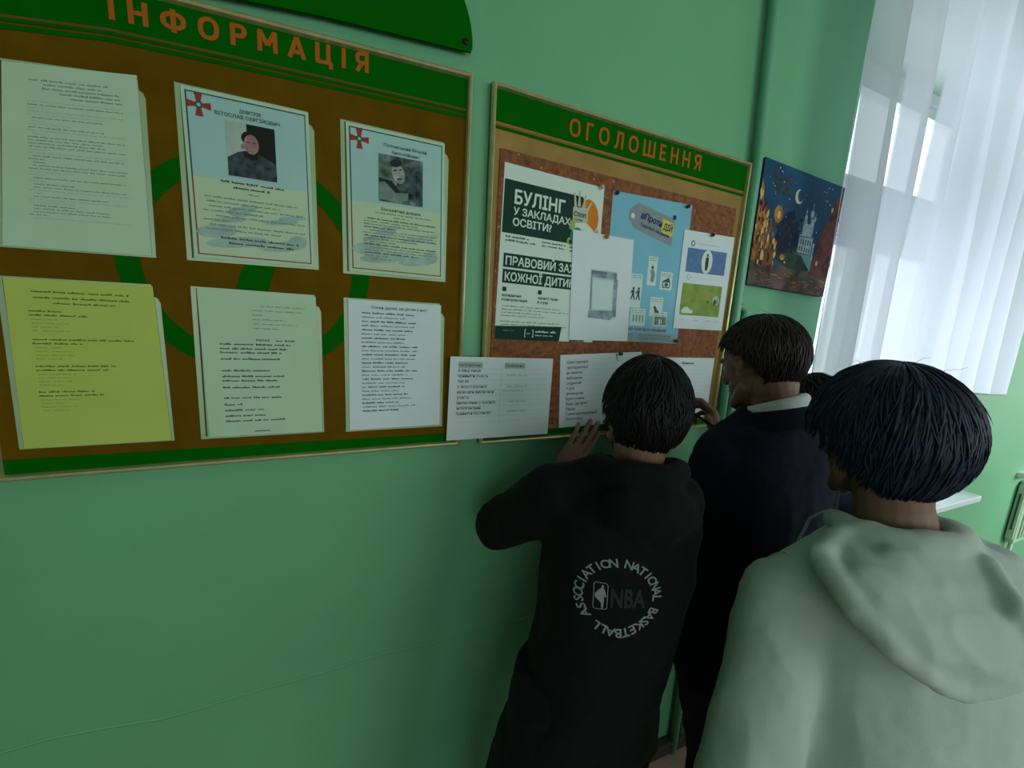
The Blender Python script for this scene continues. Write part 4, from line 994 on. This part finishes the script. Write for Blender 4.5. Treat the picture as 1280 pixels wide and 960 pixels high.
hair(pa, hA + MA @ V(0, -.012, .020), MA, (.090, .108, .108), arc_thmax(64, 98, 146), HAIRB, n=1500, length=.30, thick=.0036, seed=4, stick=.001, wave=.35)

# back print wrapped on the hoodie
def wrap_print(root, cloth_obj, centre_ray, parts, up_rot=0.0, offset=.0012):
    """parts: list of (name, mat, verts2d, faces); 2D metres on the plane facing -n; projected on the cloth"""
    me = cloth_obj.data; off = root.location + cloth_obj.location
    bv = BVHTree.FromPolygons([v.co + off for v in me.vertices], [tuple(p.vertices) for p in me.polygons])
    P0, N = centre_ray; N = N.normalized(); X = N.cross(V(0, 0, 1)).normalized(); Z = X.cross(N).normalized()
    for nm, mm, vs, fs in parts:
        out = []
        for a, c in vs:
            st_ = P0 + X * a + Z * c * .84 - N * .4
            hit, nn, i, d = bv.ray_cast(st_, N)
            out.append((hit + nn * offset) if hit is not None else (P0 + X * a + Z * c))
        o = link(nm, mesh(out, fs), mm); keep(o, root)
def grid_fill(poly_vs, poly_fs, cell=.004):
    """cut flat faces finely so that they follow the cloth"""
    me = mesh([(a, c, 0) for a, c in poly_vs], poly_fs); bm = bmesh.new(); bm.from_mesh(me)
    bmesh.ops.triangulate(bm, faces=bm.faces)
    for it in range(3):
        es = [e for e in bm.edges if e.calc_length() > cell]
        if not es: break
        bmesh.ops.subdivide_edges(bm, edges=es, cuts=1, use_grid_fill=False); bmesh.ops.triangulate(bm, faces=bm.faces)
    vs = [(v.co.x, v.co.y) for v in bm.verts]; bm.verts.index_update(); fs = [tuple(v.index for v in f.verts) for f in bm.faces]; bm.free(); bpy.data.meshes.remove(me)
    return vs, fs
def ring_text(body, R, a0, a1, size, bold=.02, flip=False):
    V_, F_ = [], []; n = len(body)
    for i, ch in enumerate(body):
        if ch == ' ': continue
        vs, fs = text_geo(ch, bold, 3, True); x0 = min(a for a, _ in vs); x1 = max(a for a, _ in vs); t = math.radians(a0 + (a1 - a0) * (i + .5) / n); b0 = len(V_)
        for a, c in vs:
            lx = (a - (x0 + x1) / 2) * size; ly = c * size
            er = V(math.cos(t), math.sin(t), 0); et = V(math.sin(t), -math.cos(t), 0)
            p = er * (R + ly) + et * lx; V_.append((p.x, p.y))
        F_ += [tuple(k + b0 for k in f) for f in fs]
    return V_, F_
lgc = (V(.440, -.51, 1.248), V(.42, .90, 0))
ringt = ring_text('ASSOCIATION ', .063, 222, 82, .024)
ringt2 = ring_text('NATIONAL BASKETBALL ', .063, 82, -138, .024)
def rrect(cx, cy, w_, h, r):
    pts = []
    for (sx, sy, a0) in ((1, 1, 0), (-1, 1, 90), (-1, -1, 180), (1, -1, 270)):
        for k in range(5):
            t = math.radians(a0 + k * 22.5); pts.append((cx + sx * (w_ / 2 - r) + r * math.cos(t), cy + sy * (h / 2 - r) + r * math.sin(t)))
    return pts
po = rrect(-.032, .0, .026, .056, .006); pi_ = rrect(-.032, .0, .0235, .0535, .005); nn_ = len(po)
badge = (po + pi_, [(i, (i + 1) % nn_, nn_ + (i + 1) % nn_, nn_ + i) for i in range(nn_)])
fig = [(-.030, .024), (-.0265, .022), (-.0275, .018), (-.0245, .012), (-.0225, .004), (-.0215, -.001), (-.0245, -.002), (-.0265, .004), (-.0255, -.008), (-.0265, -.026), (-.0295, -.026), (-.0305, -.014), (-.036, -.008), (-.042, -.002), (-.0425, .004), (-.038, .012), (-.0335, .016), (-.0315, .019)]
letters = text_geo('NBA', .03, 3, True)
lx0 = min(a for a, _ in letters[0]); lx1 = max(a for a, _ in letters[0])
let = ([(-.014 + (a - lx0) / (lx1 - lx0) * .064, -.020 + c * .055) for a, c in letters[0]], letters[1])
wrap_print(pa, hood_a, lgc, [('round_lettering', LOGO, *grid_fill(*ringt)), ('round_lettering', LOGO, *grid_fill(*ringt2)), ('badge_outline', LOGO, *grid_fill(*badge)), ('badge_figure', LOGO, *grid_fill(fig, [tuple(range(len(fig)))])), ('dark_letters', LOGOD, *grid_fill(*let))])

# ------------------------------------------------------------------ person in the navy jacket
fB, sB = V(.10, .995, 0), V(.995, -.10, 0)
hB = V(.978, -.305, 1.655); MBm = frame(84, -20, 0); nB = V(.990, -.350, 1.560)
b_shL, b_elL, b_wrL = V(.870, -.32, 1.430), V(.930, -.20, 1.165), V(1.086, -.130, 1.374)
b_shR, b_elR, b_wrR = V(1.145, -.365, 1.460), V(1.165, -.40, 1.18), V(1.155, -.32, .93)
pB = V(.955, -.37, .94)
pb = person('person in navy blazer with white collar, writing on a sheet', hB, MBm, nB, b_shL, b_shR, b_elL, b_elR, b_wrL, b_wrR,
    pB, V(.875, -.36, .90), V(1.035, -.375, .90), V(.995, -.34, .50), V(1.12, -.38, .50), V(.96, -.37, .085), V(1.12, -.42, .085), fB, sB,
    [dict(wrist=b_wrL, fwd=V(.012, .035, .10), back=V(.75, -.25, .3), side=V(-.75, -.62, 0), curl=(.70, .85, .95, 1.05), k=1.2, thumb=[b_wrL + V(-.010, -.016, .018), b_wrL + V(-.034, -.020, .042), b_wrL + V(-.042, -.004, .070), b_wrL + V(-.038, .014, .090)]),
     dict(wrist=b_wrR, fwd=V(0, .25, -1), back=V(1, 0, 0), side=V(0, 1, 0), curl=(.3, .35, .4, .45), k=.92)], k=.97, voxel=.0036)
b_ = Blob()
b_.loft([(nB - V(0, .004, .035), sB * .070, fB * .065), (nB - V(0, .005, .060), sB * .140, fB * .085), (V(1.008, -.352, 1.43), sB * .170, fB * .108), (V(1.003, -.352, 1.30), sB * .166, fB * .120), (V(.985, -.358, 1.15), sB * .155, fB * .118), (V(.965, -.365, 1.03), sB * .165, fB * .122), (V(.955, -.37, .93), sB * .178, fB * .130), (V(.955, -.372, .90), sB * .176, fB * .128)], 32, 2.4)
sleeve(b_, b_shL, b_elL, lerp(b_elL, b_wrL, .88), (.068, .058, .050, .044, .037)); sleeve(b_, b_shR, b_elR, lerp(b_elR, b_wrR, .9), (.068, .058, .050, .044, .037))
b_.chain([lerp(b_shL, nB, .6), b_shL], [.05, .066]); b_.chain([lerp(b_shR, nB, .6), b_shR], [.05, .066])
jk = b_.build('blazer', NAVY, pb, .0065, 5, folds(5.5, .0055, (1, 1, .6), 5.0))
fC, sC = V(-.34, .94, 0), V(.94, .34, 0)
b_ = Blob(); pts = []
for k in range(19):
    t = math.radians(-230 + k * 280 / 18); pts.append(nB + sC * math.cos(t) * .066 + fC * (math.sin(t) * .064 + .004) + V(0, 0, -.004 - .030 * math.sin(t)))
b_.chain(pts, [.013] * 19, 10); b_.chain([p - V(0, 0, .018) for p in pts], [.016] * 19, 10)
b_.build('shirt_collar', SHIRT, pb, .004, 3)
b_ = Blob(); pts = []
for k in range(15):
    t = math.radians(-205 + k * 230 / 14); pts.append(nB + sC * math.cos(t) * .080 + fC * (math.sin(t) * .076 + .002) + V(0, 0, -.026 - .024 * math.sin(t)))
b_.chain(pts, [.016] * 15, 10); b_.chain([p + V(0, 0, -.020) + (p - nB).normalized() * .006 for p in pts], [.018] * 15, 10); b_.build('blazer_collar', NAVY, pb, .005, 3)
b_ = Blob(); d_ = (b_wrL - b_elL).normalized(); b_.cone(b_wrL - d_ * .055, b_wrL - d_ * .016, .036, .033, 20); b_.build('shirt_cuff', SHIRT, pb, .004, 1)
trousers(pb, pB, V(.875, -.36, .90), V(1.035, -.375, .90), V(.995, -.34, .50), V(1.12, -.38, .50), V(.96, -.37, .085), V(1.12, -.42, .085), BLACKT, r=(.088, .066, .056), fwd=fB, side=sB, seed=9)
shoes(pb, [(.96, -.37, 0), (1.12, -.42, 0)], fB)
hair(pb, hB + MBm @ V(0, -.010, .020), MBm, (.090, .110, .104), arc_thmax(76, 88, 144), HAIRD, n=1500, length=.40, thick=.0038, seed=8, stick=.003, wave=.22)
stray(pb, hB + MBm @ V(0, -.010, .020), MBm, (.090, .110, .104), 9, HAIRD)
pen = empty('pen', (b_wrL.x - .04, b_wrL.y + .03, b_wrL.z + .07)); tag(pen, 'thin dark pen held against the sheet', 'pen')
tip = V(1.040, -.0185, 1.476); tail = V(1.024, -.200, 1.437); d_ = (tail - tip)
mb = MB(); mb.tube([tip + d_ * .09, tip + d_ * .15, tail - d_ * .03, tail], [.0035, .0040, .0040, .0032], 12); keep(mb.build('barrel', mat('pen_black', (.01, .012, .014), rough=.25), None, True), pen)
mb = MB(); mb.tube([tip, tip + d_ * .03, tip + d_ * .09], [.0005, .0012, .0034], 12); keep(mb.build('nib', METAL, None, True), pen)

# ------------------------------------------------------------------ person behind, mostly hidden
fD, sD = V(-.30, .95, 0), V(.95, .30, 0)
hD = V(1.350, -0.235, 1.492); MD = frame(100, -34, 0); nD = V(1.430, -0.325, 1.375)
pd = person('person in slate blue top half hidden behind the navy blazer, head bowed', hD, MD, nD, V(1.305, -0.335, 1.28), V(1.570, -0.295, 1.28), V(1.285, -0.300, 1.05), V(1.640, -0.215, 1.05), V(1.300, -0.175, 1.18), V(1.520, -0.135, 1.2),
    V(1.440, -0.375, .84), V(1.370, -0.385, .80), V(1.520, -0.355, .80), V(1.370, -0.355, .45), V(1.530, -0.335, .45), V(1.370, -0.415, .085), V(1.540, -0.385, .085), fD, sD,
    [dict(wrist=V(1.300, -0.175, 1.18), fwd=V(0, .06, .1), back=V(0, -1, 0), side=V(1, 0, 0), curl=(.2,) * 4, k=.9), dict(wrist=V(1.520, -0.135, 1.2), fwd=V(0, .01, .1), back=V(0, -1, 0), side=V(-1, 0, 0), curl=(.1,) * 4, k=.9)], k=.95, voxel=.0048)
b_ = Blob()
b_.loft([(nD - V(0, 0, .04), sD * .065, fD * .06), (nD - V(0, .002, .07), sD * .135, fD * .085), (V(1.430, -0.335, 1.26), sD * .165, fD * .105), (V(1.435, -0.355, 1.1), sD * .158, fD * .115), (V(1.440, -0.375, .95), sD * .160, fD * .118), (V(1.440, -0.375, .84), sD * .160, fD * .118)], 30, 2.4)
sleeve(b_, V(1.305, -0.335, 1.28), V(1.285, -0.300, 1.05), V(1.300, -0.185, 1.165), (.062, .055, .050, .044, .037)); sleeve(b_, V(1.570, -0.295, 1.28), V(1.640, -0.215, 1.05), V(1.525, -0.145, 1.185), (.062, .055, .050, .044, .037))
b_.build('sweater', NAVY2, pd, .008, 5, folds(6, .006, (1, 1, .6), 8.0))
trousers(pd, V(1.440, -0.375, .84), V(1.370, -0.385, .80), V(1.520, -0.355, .80), V(1.370, -0.355, .45), V(1.530, -0.335, .45), V(1.370, -0.415, .085), V(1.540, -0.385, .085), BLACKT, r=(.085, .064, .054), fwd=fD, side=sD, seed=14)
shoes(pd, [(1.41, -.415, 0), (1.58, -.385, 0)], fD)
hair(pd, hD + MD @ V(0, -.012, .020), MD, (.092, .106, .102), arc_thmax(72, 92, 120), HAIRB, n=700, length=.35, thick=.006, seed=12, stick=.006)

# ------------------------------------------------------------------ person in the light hoodie (front right)
fH, sH = V(.33, .944, 0), V(.944, -.33, 0)
hH = V(.885, -.615, 1.556); MH = frame(59, -12, 0); nH = V(.875, -.665, 1.412)
h_shL, h_elL, h_wrL = V(.715, -.605, 1.268), V(.615, -.655, 1.00), V(.620, -.60, .74)
h_shR, h_elR, h_wrR = V(1.035, -.725, 1.295), V(1.10, -.83, 1.02), V(1.13, -.77, .76)
pH = V(.855, -.735, .88)
ph_ = person('person in pale sage hoodie with thick dark mop of hair, nearest, right', hH, MH, nH, h_shL, h_shR, h_elL, h_elR, h_wrL, h_wrR,
    pH, V(.78, -.71, .85), V(.93, -.765, .85), V(.78, -.69, .47), V(.95, -.75, .47), V(.77, -.73, .085), V(.96, -.79, .085), fH, sH,
    [dict(wrist=h_wrL, fwd=V(0, .25, -1), back=V(-.9, .3, 0), side=V(.1, 1, 0), curl=(.3, .35, .4, .45), k=.92),
     dict(wrist=h_wrR, fwd=V(0, .25, -1), back=V(.9, -.3, 0), side=V(.1, 1, 0), curl=(.3, .35, .4, .45), k=.92)], k=.97, voxel=.0036)
b_ = Blob()
b_.loft([(nH - V(0, 0, .010), sH * .075, fH * .070), (nH - V(.002, .004, .045), sH * .125, fH * .085), (V(.878, -.672, 1.315), sH * .172, fH * .108), (V(.876, -.685, 1.22), sH * .182, fH * .132), (V(.870, -.70, 1.12), sH * .178, fH * .138), (V(.862, -.715, 1.0), sH * .178, fH * .140), (V(.857, -.73, .90), sH * .182, fH * .142), (V(.855, -.735, .84), sH * .165, fH * .130)], 34, 2.4)
sleeve(b_, h_shL, h_elL, lerp(h_elL, h_wrL, .93), (.074, .074, .072, .060, .042)); sleeve(b_, h_shR, h_elR, lerp(h_elR, h_wrR, .93), (.072, .072, .070, .060, .042))
b_.chain([lerp(h_shL, nH, .6), h_shL], [.055, .070]); b_.chain([lerp(h_shR, nH, .6), h_shR], [.055, .070])
def ridge(pts, r): b_.chain(pts, [r] * len(pts) if not isinstance(r, (list, tuple)) else r, 8)
hdH = b_.build('hoodie', SAGE, ph_, .0062, 6, folds(5.0, .010, (1, 1, .45), 11.0, .001))
# hood: collar roll plus the bag hanging down the back
b_ = Blob(); cp = []
for k in range(17):
    t = math.radians(-215 + k * 250 / 16); cp.append(nH + sH * math.cos(t) * .086 + fH * (math.sin(t) * .078 + .004) + V(0, 0, .006 + .010 * math.sin(t) * -1))
b_.chain(cp, [.016] + [.021] * 15 + [.016], 12)
b_.loft([(nH - fH * .070 + V(0, 0, .012), sH * .085, fH * .020), (nH - fH * .092 - sH * .010 - V(0, 0, .015), sH * .150, fH * .034), (nH - fH * .120 - sH * .020 - V(0, 0, .050), sH * .142, fH * .044), (nH - fH * .140 - sH * .030 - V(0, 0, .088), sH * .112, fH * .046), (nH - fH * .146 - sH * .038 - V(0, 0, .122), sH * .070, fH * .036), (nH - fH * .142 - sH * .042 - V(0, 0, .148), sH * .030, fH * .020)], 30, 2.1)
hc_ = nH - sH * .02
for sx in (-1, 1):
    b_.chain([nH + sH * sx * .085 + V(0, 0, .002), hc_ + sH * sx * .150 - fH * .045 - V(0, 0, .018), hc_ + sH * sx * .150 - fH * .100 - V(0, 0, .050), hc_ - sH * .01 + sH * sx * .112 - fH * .150 - V(0, 0, .090), hc_ - sH * .02 + sH * sx * .045 - fH * .170 - V(0, 0, .130), hc_ - sH * .022 - fH * .172 - V(0, 0, .142)], [.018, .020, .020, .018, .016, .015], 12)
for sx in (-1, 1): b_.loft([(nH + sH * sx * .085 - fH * .06 + V(0, 0, .004), sH * .05, fH * .03), (nH + sH * sx * .115 - fH * .085 - V(0, 0, .030), sH * .045, fH * .03), (nH + sH * sx * .10 - fH * .10 - V(0, 0, .065), sH * .04, fH * .03)], 20, 2.1)
b_.chain([hc_ + sH * .06 - fH * .10 + V(0, 0, .005), hc_ + sH * .045 - fH * .155 - V(0, 0, .03), hc_ + sH * .07 - fH * .175 - V(0, 0, .075)], [.012, .014, .010], 10)
b_.build('hood', SAGE, ph_, .0055, 6, folds(9, .006, (1, 1, .8), 17.0, .001))
for sx in (-1, 1):
    mb = MB(); st_ = nH + sH * sx * .05 + fH * .085 - V(0, 0, .01)
    mb.tube([st_, st_ + fH * .028 - V(0, 0, .03), st_ + fH * .045 - V(0, 0, .09), st_ + fH * .05 - V(0, 0, .20)], .0028, 8); keep(mb.build('drawstring', SHIRT, None, True), ph_)
# raised shoulder seam
for (sh_, el_, sgn) in ((h_shL, h_elL, -1), (h_shR, h_elR, 1)):
    me = hdH.data; off = ph_.location + hdH.location
    bv = BVHTree.FromPolygons([v.co + off for v in me.vertices], [tuple(p.vertices) for p in me.polygons])
    c0 = sh_ - sH * sgn * .018 - V(0, 0, .01); pts = []
    for k in range(30):
        t = math.radians(-100 + k * 235 / 29); d_ = (V(0, 0, 1) * math.sin(t) - fH * math.cos(t)).normalized()
        d_ = (d_ + sH * sgn * (.15 - .3 * max(0, -math.sin(t)))).normalized()
        hit = bv.ray_cast(c0 + d_ * .25, -d_)[0]
        if hit is not None and (not pts or (hit - pts[-1]).length < .04): pts.append(hit + d_ * .0003)
    if len(pts) > 3:
        mb = MB(); mb.tube(pts, .0018, 6); keep(mb.build('seam', SAGE, None, True), ph_)
trousers(ph_, pH, V(.78, -.71, .85), V(.93, -.765, .85), V(.78, -.69, .47), V(.95, -.75, .47), V(.77, -.73, .085), V(.96, -.79, .085), BLACKT, r=(.088, .068, .058), fwd=fH, side=sH, seed=21)
shoes(ph_, [(.77, -.73, 0), (.96, -.79, 0)], fH)
def thm(ph):
    base = arc_thmax(86, 99, 143, 1.3, 3.5)(ph); return base + math.radians(2.2) * math.sin(ph * 9) + math.radians(1.5) * math.sin(ph * 23 + 1)
hair(ph_, hH + MH @ V(0, -.014, .020), MH, (.110, .124, .124), thm, HAIRM, n=2200, length=.50, thick=.0046, seed=5, stick=.004, wave=.22, tilt=-14)
stray(ph_, hH + MH @ V(0, -.014, .020), MH, (.106, .120, .114), 16, HAIRM, 9)
